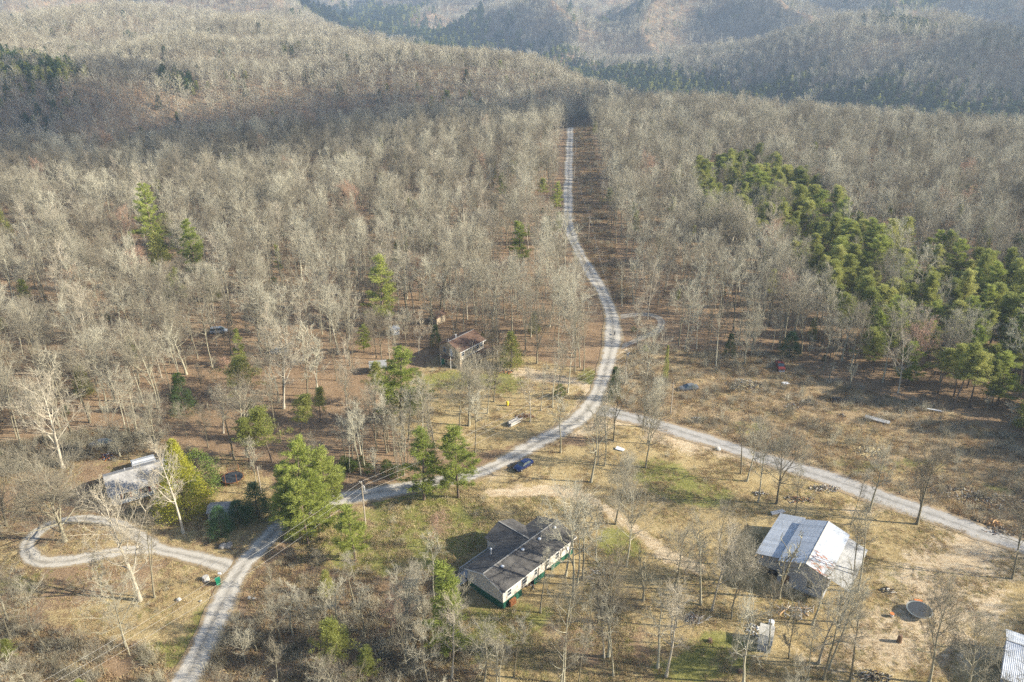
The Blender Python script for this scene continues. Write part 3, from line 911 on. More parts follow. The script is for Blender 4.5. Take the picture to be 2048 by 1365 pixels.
# ------------------------------------------------------------------ trees that stand singly, base spots traced on the photograph
G_YARD = 'bare trees standing in the clearings'
L_TRI = 'bare tree on the open ground beside the right-hand gravel road'
L_BARN = 'bare tree in the sandy yard around the metal-roofed barn'
L_HOME = 'bare tree in the yard around the dark-roofed mobile home'
L_BROWN = 'bare tree on the leafy slope below the brown two-storey house'
L_LEFT = 'bare tree in the yard of the grey-roofed house by the loop driveway'
YARD = [   # px, py, form, height, label, width
    (280, 1201, 'pale0', 21.5, 'tall pale-barked bare tree rising from the lawn beside the driveway junction', 1.05),
    (309, 1196, 'slim1', 18, 'slim bare tree close beside the tall pale-barked one', .9),
    (203, 1190, 'sapling1', 8, 'small bare tree on the lawn inside the loop driveway', 1.3),
    (131, 1083, 'bushy', 14, 'wide bushy bare tree on the island of the loop driveway', 1.1),
    (126, 936, 'pale0', 20, 'big forked pale bare tree at the back of the left yard', 1.2),
    (14, 1053, 'broad1', 14, L_LEFT, .9), (367, 1067, 'pale1', 18.5, 'slender pale bare tree in front of the yellow-green cedar', 1.0),
    (241, 914, 'forest5', 12, L_LEFT, 1.0), (320, 925, 'broad0', 15, L_LEFT, .9), (468, 921, 'slim0', 19, L_LEFT, 1.0),
    (494, 915, 'forest1', 17, L_LEFT, 1.0), (512, 966, 'sapling1', 10, L_LEFT, 1.2), (40, 1190, 'sapling0', 6, L_LEFT, 1.0),
    (1121, 906, 'slim0', 14, L_TRI, 1.2), (1182, 965, 'forest5', 16, L_TRI, 1.0), (1227, 882, 'forest1', 15, L_TRI, .9), (1209, 932, 'slim1', 15, L_TRI, .9),
    (1196, 930, 'slim0', 12, L_TRI, 1.0), (1291, 936, 'broad1', 14, L_TRI, .75), (1231, 1049, 'broad1', 13.5, L_TRI, .8), (1252, 1134, 'forest3', 17, L_TRI, .8),
    (1193, 1124, 'sapling1', 12, L_HOME, 1.0), (1286, 1202, 'snag', 9.5, 'crooked short bare tree with few limbs on the slope by the dirt track', 1.0),
    (1352, 1254, 'forest0', 19, L_BARN, .9), (1217, 1314, 'broad0', 17.5, L_HOME, .75), (1127, 1368, 'forest4', 18, L_HOME, .9),
    (1146, 1196, 'forest1', 20, L_HOME, .9), (1154, 1171, 'forest2', 19, L_HOME, .9), (1131, 1152, 'slim1', 17, L_HOME, 1.0), (1165, 1160, 'forest5', 15, L_HOME, 1.0),
    (1081, 1226, 'slim0', 12.5, L_HOME, 1.1), (876, 1097, 'red', 7.5, 'small reddish budding tree alone on the lawn behind the mobile home', .9),
    (1481, 948, 'slim0', 13, L_TRI, 1.1), (1494, 963, 'forest5', 14, L_TRI, .9), (1516, 1006, 'forest1', 15, L_TRI, .9), (1553, 1008, 'broad1', 15, L_TRI, .8),
    (1590, 1032, 'slim0', 12, L_TRI, 1.0), (1739, 1023, 'forest5', 14, L_TRI, .9), (1702, 1050, 'slim0', 11, L_TRI, .9),
    (1834, 1049, 'broad0', 16.5, 'broad bare tree with red-brown trunk standing on the bank of the right-hand road', .85),
    (2024, 1158, 'forest3', 17, L_BARN, .9), (1402, 1210, 'slim1', 18, L_BARN, 1.0), (1424, 1221, 'pale1', 17, L_BARN, .9), (1463, 1239, 'forest3', 13, L_BARN, .9),
    (1557, 1197, 'snag', 13, 'thick forked lopped tree in front of the barn wall', 1.0), (1647, 1360, 'forest4', 18, L_BARN, .9), (1657, 1337, 'slim1', 17, L_BARN, .9),
    (1699, 1364, 'slim0', 16, L_BARN, 1.0), (1858, 1368, 'broad1', 15, L_BARN, .8), (1935, 1385, 'broad1', 13, L_BARN, .8), (1487, 1368, 'forest5', 14, L_BARN, 1.0),
    (1578, 1318, 'sapling1', 9, L_BARN, 1.2), (1535, 1305, 'slim0', 14, L_BARN, 1.0), (1716, 1184, 'forest2', 18, L_BARN, .9), (1705, 1174, 'slim1', 15, L_BARN, .9), (1625, 1250, 'forest5', 11, L_BARN, 1.1),
    (1580, 1240, 'sapling0', 7, L_BARN, 1.4), (1680, 1245, 'forest5', 11, L_BARN, 1.1), (1350, 1180, 'forest5', 12, L_BARN, 1.0), (1400, 1170, 'sapling1', 9, L_BARN, 1.2), (1440, 1130, 'forest5', 12, L_BARN, .9),
    (1468, 1165, 'bushy', 9, 'low spreading bare tree against the lean-to of the barn', .75),
    (1228, 880, 'forest0', 15, L_TRI, .8), (1295, 888, 'broad1', 14, L_TRI, .7), (1287, 855, 'forest1', 15, L_TRI, .9), (1211, 885, 'slim0', 13, L_TRI, 1.0),
    (1061, 844, 'pale1', 13, L_BROWN, .8), (1082, 822, 'slim0', 12, L_BROWN, 1.0), (1105, 815, 'forest2', 17, L_BROWN, .8), (1114, 800, 'slim1', 16, L_BROWN, .9), (1136, 786, 'forest4', 17, L_BROWN, .8),
    (1167, 742, 'forest2', 18, L_BROWN, .8), (1160, 735, 'slim1', 17, L_BROWN, .9), (1150, 745, 'forest0', 16, L_BROWN, .8), (1074, 727, 'broad1', 14, L_BROWN, .9),
    (938, 852, 'broad0', 17, 'large many-branched bare tree in front of the brown house', 1.0), (920, 870, 'forest1', 16, L_BROWN, 1.0), (988, 804, 'broad1', 12, L_BROWN, .8), (975, 828, 'forest5', 11, L_BROWN, .9),
    (870, 896, 'slim1', 17, L_BROWN, 1.0), (847, 892, 'slim0', 16, L_BROWN, 1.0), (985, 730, 'bushy', 9.5, 'rounded bare tree at the corner of the brown house', .6),
    (1275, 696, 'pale1', 15, 'pale bare tree beside the grey turn-out of the gravel road', .9), (1295, 639, 'pale0', 17, 'tall pale forked bare tree by the turn-out', .7), (1244, 613, 'slim1', 15, L_TRI, .9),
    (1290, 770, 'broad1', 13, L_TRI, .9), (1370, 700, 'forest0', 15, L_TRI, .9), (1432, 735, 'forest2', 17, L_TRI, .9), (1489, 728, 'broad1', 13, L_TRI, .8),
    (1700, 775, 'snag', 7, 'small dead leaning tree at the edge of the weedy field', 1.0),
    (1812, 758, 'red', 15, 'round red-budding tree at the edge of the pine stand', 1.1), (1570, 655, 'red', 16, 'red-budding tree among bare trees above the weedy field', .9), (1880, 765, 'forest3', 14, L_TRI, 1.0),
    (1560, 690, 'forest1', 15, L_TRI, 1.0),
    (289, 575, 'red', 13, 'rust-coloured tree holding its dead leaves in the left forest', 1.15),
    (1000, 1368, 'sapling0', 7, L_HOME, 1.2), (650, 1250, 'sapling1', 8, L_HOME, 1.1), (545, 1180, 'sapling0', 5, L_HOME, 1.0),
]
for i in range(34):
    q = (rng.uniform(960, 1640), rng.uniform(1235, 1400)) if i < 20 else (rng.uniform(690, 960), rng.uniform(1180, 1400))
    if (1430 < q[0] < 1600 and q[1] < 1330) or (880 < q[0] < 1170 and q[1] < 1345): continue
    YARD.append((q[0], q[1], ('slim0', 'sapling1', 'forest5', 'slim1', 'pale1')[i % 5], (13, 8, 12, 15, 14)[i % 5] * rng.uniform(.8, 1.1), L_HOME if q[0] < 1280 else L_BARN, rng.uniform(.85, 1.2)))
for i in range(26):
    q = (rng.uniform(690, 860), rng.uniform(870, 968))
    YARD.append((q[0], q[1], ('slim0', 'slim1', 'forest5', 'forest2', 'sapling1')[i % 5], (14, 15, 12, 15, 8)[i % 5] * rng.uniform(.8, 1.1), 'bare tree on the leafy bank across the road from the transformer pole', rng.uniform(.8, 1.1)))
taken = []
nyard = 0
for (px, py, kind, h, lab, wide) in YARD:
    g = G(px, py)
    if lab in (L_TRI, L_BARN, L_HOME, L_BROWN, L_LEFT) or 'leafy bank' in lab:
        t_ = 'tall' if h > 16.5 else ('small' if h < 11 else ('medium' if h > 13.5 else 'lowish'))
        w_ = {'slim0': 'slim', 'slim1': 'slim high-crowned', 'pale0': 'pale forked', 'pale1': 'pale-barked', 'broad0': 'very broad', 'broad1': 'broad-crowned', 'sapling0': 'bushy young', 'sapling1': 'thin young', 'forest1': 'forked', 'forest3': 'spreading', 'forest2': 'straight-trunked', 'forest5': 'round-headed', 'forest0': 'high-limbed', 'forest4': 'upright'}.get(kind, 'grey')
        lab = t_ + ' ' + w_ + ' ' + lab
    plant(kind, g[0], g[1], h, rng.uniform(0, 6.28), 'bare_tree', lab, 'tree', G_YARD, wide)
    taken.append((g[0], g[1], 3.0)); nyard += 1

GREENS = [  # px, py, form, height, name, label, width
    (640, 1066, 'wpine0', 14, 'pine_tree', 'full pine in the middle of the roadside clump', 1.2),
    (580, 1066, 'wpine1', 12, 'pine_tree', 'low-branched pine on the driveway side of the roadside clump', 1.25),
    (606, 1054, 'wpine1', 18.5, 'pine_tree', 'big bright green pine in the clump where the road passes under', 1.0),
    (660, 1036, 'wpine0', 16, 'pine_tree', 'tall pine with bare lower trunk beside the roadside pine clump', 1.15),
    (617, 1088, 'wpine1', 13, 'pine_tree', 'spreading pine at the bend of the road, front of the roadside clump', 1.25),
    (575, 1040, 'wpine2', 13.5, 'pine_tree', 'slim pine at the back of the roadside pine clump', 1.1),
    (711, 1124, 'wpine1', 11.5, 'pine_tree', 'open-crowned pine on the lawn beside the utility pole', 1.05),
    (690, 1085, 'scrub1', 7, 'pine_tree', 'low bushy pine under the power lines', 1.1),
    (917, 996, 'wpine1', 15.5, 'pine_tree', 'rounded pine with short bare trunk on the lawn edge of the road', 1.1),
    (848, 1000, 'wpine2', 16, 'pine_tree', 'narrow pine beside the rounded roadside pine', 1.5),
    (890, 992, 'scrub0', 4, 'pine_tree', 'young bushy pine between the two roadside pines', 1.6),
    (899, 1323, 'wpine2', 18.5, 'pine_tree', 'tall narrow yellow-green pine at the corner of the mobile home', 1.15),
    (803, 850, 'wpine0', 20.5, 'pine_tree', 'large full bright green pine below the brown house', 1.35),
    (766, 655, 'wpine2', 22, 'pine_tree', 'narrow bright pine standing above the woods behind the brown house', 1.4),
    (1040, 535, 'wpine2', 17, 'pine_tree', 'lone dark pine in the forest left of the straight road', 1.3),
    (316, 512, 'wpine0', 28, 'pine_tree', 'tallest layered pine towering over the left forest', .9),
    (322, 545, 'youngcedar', 14, 'cedar_tree', 'yellowish cedar in front of the tall layered pine', 1.3),
    (396, 562, 'wpine0', 22, 'pine_tree', 'layered pine behind the rust-coloured tree in the left forest', .9),
    (472, 800, 'scrub1', 12, 'pine_tree', 'wide yellow-green scrub pine in the open woods', 1.5),
    (482, 735, 'wpine2', 11, 'pine_tree', 'greyish thin pine behind the wide scrub pine', 1.0),
    (545, 925, 'scrub0', 14, 'pine_tree', 'yellow-green scrub pine above the ringed trampoline', 1.35),
    (500, 930, 'scrub2', 13, 'pine_tree', 'scrub pine in the shade behind the ringed trampoline', 1.1),
    (600, 890, 'scrub2', 13, 'pine_tree', 'scrub pine leaning over the open leafy woods', 1.2),
    (640, 845, 'scrub0', 9, 'pine_tree', 'small scrub pine on the leafy slope', 1.1),
    (370, 830, 'hemlock', 11, 'hemlock_tree', 'dark hemlock behind the left house', 1.0),
    (60, 620, 'scrub0', 10, 'pine_tree', 'short scrub pine in the far left forest edge', 1.0),
    (170, 790, 'youngcedar', 8, 'cedar_tree', 'small cedar among the bare trees at far left', 1.3),
    (10, 480, 'youngcedar', 12, 'cedar_tree', 'cedar at the left edge of the bright forest', 1.3),
    (372, 1021, 'cedar', 15.6, 'cedar_tree', 'huge yellow-green cone-shaped cedar beside the grey-roofed house', 1.0),
    (408, 990, 'magnolia', 10, 'magnolia_tree', 'glossy dark magnolia behind the big yellow cedar', 1.05),
    (516, 1034, 'spruce', 7.6, 'spruce_tree', 'dense dark spruce nearest the ringed trampoline', 1.0),
    (479, 1047, 'spruce', 5.2, 'spruce_tree', 'short black-green spruce, middle of three on the lawn', 1.15),
    (444, 1073, 'spruce', 6.6, 'spruce_tree', 'dark green spruce in front of the small white-roofed shed', .95),
    (245, 985, 'spruce', 2.2, 'spruce_tree', 'low dark shrub at the wall of the grey-roofed house', 1.5),
    (1022, 735, 'youngcedar', 10, 'cedar_tree', 'leaning yellow-green cedar right of the brown house', 1.3),
    (1578, 712, 'spruce', 7, 'spruce_tree', 'dark conical evergreen behind the red truck', 1.1),
    (1458, 715, 'hemlock', 7, 'hemlock_tree', 'green hemlock beside a bare trunk above the weedy field', .9),
    (1120, 795, 'magnolia', 3.5, 'evergreen_shrub', 'dark evergreen shrub among the trunks by the main road', 1.2),
    (1292, 710, 'scrub0', 3, 'evergreen_shrub', 'low green shrub by the turn-out', 1.6),
    (1228, 800, 'hemlock', 9, 'hemlock_tree', 'ivy-dark evergreen beside the road fork', .7),
    (1330, 760, 'youngcedar', 9.5, 'cedar_tree', 'thin ivy-covered stem in the weeds beyond the fork', .35),
    (655, 1190, 'youngcedar', 5, 'cedar_tree', 'small dark cedar in the brush below the road', 1.2),
    (30, 1330, 'scrub0', 5, 'evergreen_shrub', 'low green bush in the brush at the lower left', 1.2),
    (690, 1345, 'scrub1', 10, 'pine_tree', 'yellow-green scrub pine in the lower thicket', 1.2),
    (735, 1385, 'scrub0', 8, 'pine_tree', 'short scrub pine at the foot of the lower thicket', 1.2),
    (1112, 425, 'wpine1', 13, 'pine_tree', 'dark pine overhanging the straight road', .8),
    (1005, 400, 'wpine1', 12, 'pine_tree', 'round pine in the middle of the bare forest', .8),
    (1088, 405, 'scrub0', 11, 'pine_tree', 'scrub pine at the forest edge of the straight road', 1.1),
]
opened = []
for i in range(12):
    GREENS.append((rng.uniform(640, 800), rng.uniform(925, 968), 'magnolia', rng.uniform(2, 3.6), 'evergreen_shrub', 'dark evergreen shrub on the leafy bank above the gravel road', 1.4))
for (px, py, kind, h, nm, lab, wide) in GREENS:
    g = G(px, py)
    plant(kind, g[0], g[1], h, rng.uniform(0, 6.28), nm, lab, 'shrub' if 'shrub' in nm else 'tree', 'shrubs of the leafy bank' if 'leafy bank' in lab else None, wide)
    taken.append((g[0], g[1], 3.0)); opened.append((g[0], g[1], h))

# ------------------------------------------------------------------ the forest
BUILD = [(4, 106, 15), (51, 108, 14), (-70, 129, 12), (-12, 187, 10), (73, 84, 8), (38, 89, 5), (63.7, 95.2, 4)]
PINE_AREAS = [[(1375, 385), (1500, 345), (1570, 385), (1700, 475), (1850, 545), (2060, 600), (2300, 680), (2300, 990), (2060, 885), (1900, 825), (1790, 775), (1710, 735), (1655, 690), (1640, 620), (1560, 530), (1450, 480), (1390, 450)]]
def grid(y0, y1, s, side=1.09, extra=30):
    out = []
    y = np.arange(y0, y1, s)
    for yy in y:
        w = 0.643 * (yy * CP + CAM_H * SP) * side + extra
        x = np.arange(-w, w + 25, s)
        out.append(np.stack([x + rng.uniform(-.48, .48, len(x)) * s, yy + rng.uniform(-.48, .48, len(x)) * s], 1))
    return np.concatenate(out)
pts = grid(52, 660, 5.6)
z = Z(pts[:, 0], pts[:, 1])
px, py, fw = proj(pts[:, 0], pts[:, 1], z)
keep = np.ones(len(pts), bool)
for a in (A_MAIN, A_LEFT, A_BROWN, A_STRIP): keep &= ~in_poly(px, py, a)
thin = in_poly(px, py, A_OPENW)
keep &= ~(thin & (rng.uniform(size=len(pts)) < 0.25))
keep &= rng.uniform(size=len(pts)) < 0.93
keep &= ~(in_poly(px, py, [(440, 1270), (500, 1150), (570, 1100), (690, 1150), (880, 1150), (880, 1185), (700, 1195), (520, 1240)]) & (rng.uniform(size=len(pts)) < .8))
rdd = road_dist(pts[:, 0], pts[:, 1], list(PATHS))
keep &= rdd > np.where(pts[:, 1] > 185, 6.8, 4.8)
for (bx, by, br) in BUILD: keep &= np.hypot(pts[:, 0] - bx, pts[:, 1] - by) > br
for (bx, by, br) in taken: keep &= np.hypot(pts[:, 0] - bx, pts[:, 1] - by) > br * 0.75
for (bx, by, bh_) in opened: keep &= ~((np.abs(pts[:, 0] - bx) < 3.4) & (pts[:, 1] - by < 3) & (by - pts[:, 1] < bh_ * .35))
pts, z, px, py, fw = [q[keep] for q in (pts, z, px, py, fw)]
is_pine = np.zeros(len(pts), bool)
for a in PINE_AREAS: is_pine |= in_poly(px, py, a)
gap = waves(pts[:, 0], pts[:, 1], 38, 5, 30)
is_pine &= (rng.uniform(size=len(pts)) < np.clip(0.90 + 0.8 * gap, 0.35, 0.97))
stray = (rng.uniform(size=len(pts)) < 0.034)
patch = (waves(pts[:, 0], pts[:, 1], 70, 6, 22) > 0.42) & (rng.uniform(size=len(pts)) < 0.2) & (py > 200)
green_ = is_pine | stray | patch
thick = in_poly(px, py, [(380, 1270), (560, 1130), (700, 1160), (890, 1150), (960, 1330), (970, 1600), (300, 1600)]) | in_poly(px, py, [(-200, 1240), (130, 1265), (310, 1300), (350, 1600), (-200, 1600)])
hh = (10.5 + 9.5 * rng.uniform(size=len(pts)) ** .7) * np.where(thick, rng.uniform(.42, .75, len(pts)), 1.0)
hh = np.where(is_pine, 9 + 8.5 * rng.uniform(size=len(pts)) ** .8, np.where(green_, rng.uniform(6, 14, len(pts)), hh))
for (bx, by, bh_) in opened:
    dd_ = by - pts[:, 1]
    inw = (np.abs(pts[:, 0] - bx - dd_ * -bx / max(by, 1)) < 7.0) & (dd_ > -1.5) & (dd_ < 48) & (bh_ > 8)
    hh = np.where(inw, np.minimum(hh, np.maximum(3.5, .22 * bh_ + dd_ * CAM_H / by * .95)), hh)
rot = rng.uniform(0, 6.283, len(pts))
wide = rng.uniform(.68, 1.2, len(pts)) * np.where(thick, 1.25, 1.0) * np.where(is_pine, 1.2, 1.0)
names = FOREST + ['slim0', 'slim1', 'pale1', 'broad1', 'red', 'sapling1']
pw = np.array([1.] * len(FOREST) + [.9, .8, .8, .5, .09, .5]); pw /= pw.sum()
gnames = ['scrub0', 'scrub1', 'scrub2', 'scrub3', 'scrub4', 'wpine1', 'youngcedar', 'wpine2', 'hemlock']
kb = rng.choice(len(names), len(pts), p=pw)
kg = np.where(is_pine, rng.choice(7, len(pts), p=[.16, .15, .17, .16, .10, .16, .10]), rng.choice(9, len(pts), p=[.17, .13, .15, .1, .05, .05, .15, .1, .1]))
# the largest in the picture are single trees
inframe = (px > -20) & (px < 2068) & (py < 1480)
bare_i = np.where(~green_ & inframe)[0]
bare_i = bare_i[np.argsort(-(hh[bare_i] / fw[bare_i]))]
single_b = bare_i[:300 - nyard]
gr_i = np.where(green_ & inframe)[0]
gr_i = gr_i[np.argsort(-(hh[gr_i] / fw[gr_i]))]
single_g = gr_i[:250]
rx = np.interp(pts[:, 1], PATHS['main'][0][np.argsort(PATHS['main'][0][:, 1])][:, 1], PATHS['main'][0][np.argsort(PATHS['main'][0][:, 1])][:, 0])
def near_of(i, marks):
    return min(marks, key=lambda m: (pts[i, 0] - m[0]) ** 2 + (pts[i, 1] - m[1]) ** 2)[2]
MARK_L = [(-82, 203, 'near the silver van in the woods'), (-90, 146, 'in the brush behind the silver-blue wreck'), (-12, 200, 'behind the brown house'), (-36, 178, 'around the open pole shed'), (-33, 203, 'near the small white outbuilding'), (-60, 150, 'behind the grey-roofed house'), (-25, 140, 'on the leafy slope above the gravel road'), (20, 205, 'beside the road bend below the cleared strip'), (-112, 190, 'in the forest edge past the left yard'), (-48, 160, 'among the scrub pines of the open woods'), (-62, 185, 'near the derelict light car')]
MARK_R = [(45, 215, 'behind the grey turn-out'), (30, 190, 'beside the utility pole at the fork'), (68, 195, 'behind the red truck'), (55, 200, 'above the grey car in the field'), (95, 190, 'along the shaded edge of the field'), (110, 200, 'in front of the pine stand'), (50, 240, 'in the woods past the turn-out')]
MARK_T = [(-45, 85, 'in the thicket by the lower gravel road'), (-20, 85, 'in the thicket near the tall narrow pine'), (-10, 95, 'in the brush beside the mobile home'), (-75, 80, 'in the brush at the foot of the left yard'), (-35, 100, 'on the bank below the roadside pines')]
MARK_P = [(120, 165, 'at the field edge of the pine stand'), (105, 200, 'in the lower part of the pine stand'), (100, 240, 'in the middle of the pine stand'), (75, 280, 'in the narrow part of the pine stand'), (85, 330, 'in the upper part of the pine stand'), (150, 230, 'deep inside the pine stand')]
def look(i, k):
    t = 'tall' if hh[i] > 17 else ('short' if hh[i] < 12.5 else 'mid-sized')
    w = {'slim0': 'slim', 'slim1': 'slim high-crowned', 'pale1': 'pale-barked', 'broad1': 'broad-crowned', 'red': 'reddish-twigged', 'sapling1': 'thin young', 'forest1': 'forked', 'forest3': 'spreading', 'forest6': 'wide-domed', 'forest2': 'straight-trunked'}.get(k, 'grey-twigged')
    return t + ' ' + w
for i in single_b:
    if thick[i]: pl, grp = near_of(i, MARK_T), 'trees of the lower thicket'
    elif pts[i, 0] > rx[i]: pl, grp = near_of(i, MARK_R), 'hardwoods behind the field'
    else: pl, grp = near_of(i, MARK_L), 'hardwoods of the house-side forest'
    plant(names[kb[i]], pts[i, 0], pts[i, 1], hh[i], rot[i], 'bare_tree', look(i, names[kb[i]]) + ' leafless tree ' + pl, 'tree', grp, wide[i])
for i in single_g:
    k = gnames[kg[i]]
    t = 'tall' if hh[i] > 14.5 else ('small' if hh[i] < 11.5 else 'mid-sized')
    w = {'scrub2': 'high-crowned', 'scrub3': 'narrow', 'scrub4': 'wide-spreading', 'wpine1': 'layered', 'wpine2': 'slender layered', 'youngcedar': 'cone-shaped', 'hemlock': 'dark', 'scrub1': 'bushy'}.get(k, 'yellow-green')
    if is_pine[i]: pl, grp, nm = near_of(i, MARK_P), 'pines of the stand', 'pine_tree'
    elif thick[i]: pl, grp, nm = near_of(i, MARK_T), 'evergreens of the thicket', 'evergreen_tree'
    elif pts[i, 0] > rx[i]: pl, grp, nm = near_of(i, MARK_R), 'stray evergreens past the road', 'evergreen_tree'
    else: pl, grp, nm = near_of(i, MARK_L), 'stray evergreens of the house-side forest', 'evergreen_tree'
    plant(k, pts[i, 0], pts[i, 1], hh[i], rot[i], nm, t + ' ' + w + (' pine ' if is_pine[i] else ' evergreen ') + pl, 'tree', grp, wide[i])
rest = np.ones(len(pts), bool)
rest[single_b] = False; rest[single_g] = False
cb_ = proto_coll('hardwoods', [P[k].both for k in names])
cg_ = proto_coll('evergreens', [P[k].both for k in gnames])
def mass(name, coll, sel, kk, hs, label, cat):
    i = np.where(sel)[0]
    s = hs[i]
    scl = np.stack([s * wide[i], s * wide[i], s], 1)
    scatter(name, coll, np.stack([pts[i, 0], pts[i, 1], z[i] - 0.05], 1), rot[i], scl, kk[i], label, cat)
hb = np.array([P[k].h for k in names]); hg = np.array([P[k].h for k in gnames])
mass('hardwood_forest', cb_, rest & ~green_, kb, hh / hb[kb], 'dense leafless hardwood forest covering the near ridge', 'forest')
if (rest & green_).any():
    mass('evergreen_wood', cg_, rest & green_, kg, hh / hg[kg], 'evergreens mixed into the bare forest of the near ridge', 'forest')

# understorey: saplings and brush between the trunks
up_ = grid(55, 420, 8.0)
zz = Z(up_[:, 0], up_[:, 1])
qx, qy, qf = proj(up_[:, 0], up_[:, 1], zz)
ok = rng.uniform(size=len(up_)) < 0.8
for a in (A_MAIN, A_LEFT, A_BROWN, A_STRIP): ok &= ~in_poly(qx, qy, a)
ok &= ~(in_poly(qx, qy, A_OPENW) & (rng.uniform(size=len(up_)) < 0.7))
ok &= ~((up_[:, 1] < 112) & (rng.uniform(size=len(up_)) < .75))
ok &= road_dist(up_[:, 0], up_[:, 1], list(PATHS)) > 3.4
for (bx, by, br) in BUILD: ok &= np.hypot(up_[:, 0] - bx, up_[:, 1] - by) > br
up_ = up_[ok]; zz = zz[ok]
n = len(up_)
cu = proto_coll('understorey', [P['sapling0'].both, P['sapling1'].both, P['hemlock'].both, P['magnolia'].both])
ki = rng.choice(4, n, p=[.46, .42, .07, .05])
s = rng.uniform(.35, .8, n) * np.where(ki >= 2, .38, 1)
scatter('forest_understorey', cu, np.stack([up_[:, 0], up_[:, 1], zz - .05], 1), rng.uniform(0, 6.28, n), np.stack([s * 1.3, s * 1.3, s], 1), ki, 'thin saplings and low evergreen brush under the bare forest', 'undergrowth')

# the hills beyond
def hills(name, y0, y1, sp, coll, size, label, ev=0.03, evcoll=None):
    p = grid(y0, y1, sp, 1.12, 60)
    zz = Z(p[:, 0], p[:, 1])
    qx, qy, qf = proj(p[:, 0], p[:, 1], zz)
    p, zz = p[rng.uniform(size=len(p)) < .94], None
    zz = Z(p[:, 0], p[:, 1])
    qx, qy, qf = proj(p[:, 0], p[:, 1], zz)
    n = len(p)
    gpat = waves(p[:, 0], p[:, 1], 150, 6, 8)
    pe = np.full(n, ev) + np.where(gpat > .4, .2, 0)
    # evergreens line the gorge and fill a plantation on the far right slope
    d, _ = poly_dist(p[:, 0], p[:, 1], VALLEYS[1][0], VALLEYS[1][1])
    pe += 0.92 * np.clip(2.7 - d / 90, 0, 1) + 0.16 * np.clip(1 - d / 300, 0, 1)
    for a in ([(1735, 35), (1790, 0), (1900, 5), (1860, 35), (1790, 42), (1900, 78), (1830, 82), (1760, 60)], [(0, 120), (130, 120), (180, 170), (120, 190), (0, 170)], [(330, 160), (420, 190), (390, 205), (300, 175)], [(1360, 190), (1470, 180), (1460, 205), (1380, 205)]):
        pe += 0.75 * in_poly(qx, qy, a)
    e = rng.uniform(size=n) < pe
    r_ = rng.uniform(0, 6.28, n)
    sc = rng.uniform(.8, 1.2, n) * size
    scl = np.stack([sc * rng.uniform(.9, 1.2, n), sc * rng.uniform(.9, 1.2, n), sc], 1)
    P3 = np.stack([p[:, 0], p[:, 1], zz - .2], 1)
    k = rng.integers(0, len(coll.objects), n)
    scatter(name, coll, P3[~e], r_[~e], scl[~e], k[~e], label, 'forest')
    if evcoll and e.any():
        scatter(name.replace('forest', 'evergreens'), evcoll, P3[e], r_[e], scl[e] * (1.9 if sp > 12 else .95), rng.integers(0, 2, e.sum()), label.replace('bare forest', 'evergreens'), 'forest')
cf = proto_coll('far_hardwoods', far_meshes)
cfe = proto_coll('far_evergreens', far_green)
cc = proto_coll('far_groves', clumps)
hills('hollow_forest', 660, 1150, 5.9, cf, 1.08, 'bare forest on the slopes of the hollow beyond the ridge', .03, cfe)
hills('hillside_forest', 1150, 2000, 9.5, cf, 1.4, 'bare forest on the hillsides across the gorge', .025, cfe)
hills('distant_forest', 2000, 3400, 14, cc, 1.1, 'bare forest on the distant plateau', .02, cfe)
hills('horizon_forest', 3400, 6000, 25, cc, 1.7, 'bare forest on the farthest hills', .02, cfe)

# ------------------------------------------------------------------ building materials
def shingle_mat(name, c1, c2, row=0.14):
    m, nt, b, out = new_mat(name)
    t = NT(nt)
    p = t.pos(True)
    br = t.n('ShaderNodeTexBrick')
    t.put(br.inputs['Vector'], p)
    br.inputs['Scale'].default_value = 1.0
    br.inputs['Color1'].default_value = (*c1, 1); br.inputs['Color2'].default_value = (*c2, 1)
    br.inputs['Mortar'].default_value = (*(v * .6 for v in c2), 1)
    br.inputs['Mortar Size'].default_value = 0.012
    br.inputs['Brick Width'].default_value = 0.33; br.inputs['Row Height'].default_value = row
    n = t.noise(p, 0.7, 5, .7)
    st = t.noise(t.scalev(p, (2.2, .35, .35)), 1.3, 4, .6)
    c = t.mix(t.sm(n, .35, .75), br.outputs['Color'], tuple(min(1, v * 1.35) for v in c1))
    c = t.mix(t.math('MULTIPLY', t.sm(st, .5, .8), .5), c, tuple(v * .7 for v in c2))
    t.put(b.inputs['Base Color'], c)
    b.inputs['Roughness'].default_value = .92
    return m
def siding_mat(name, c, row=0.2, vert=False, dirt=0.35):
    """lapped or ribbed siding: shallow repeating relief and rain streaks"""
    m, nt, b, out = new_mat(name)
    t = NT(nt)
    p = t.pos(True)
    sx = t.n('ShaderNodeSeparateXYZ'); t.put(sx.inputs[0], p)
    co = t.math('ADD', sx.outputs['X'], sx.outputs['Y']) if vert else sx.outputs['Z']
    fr = t.math('FRACT', t.math('DIVIDE', co, row))
    st = t.noise(t.scalev(p, (1, 1, .15)), 2.0, 5, .7)
    col = t.mix(t.math('MULTIPLY', t.sm(st, .45, .8), dirt), c, tuple(v * .6 for v in c))
    t.put(b.inputs['Base Color'], col)
    b.inputs['Roughness'].default_value = .7
    t.put(b.inputs['Normal'], t.bump(fr, .6, .03))
    return m
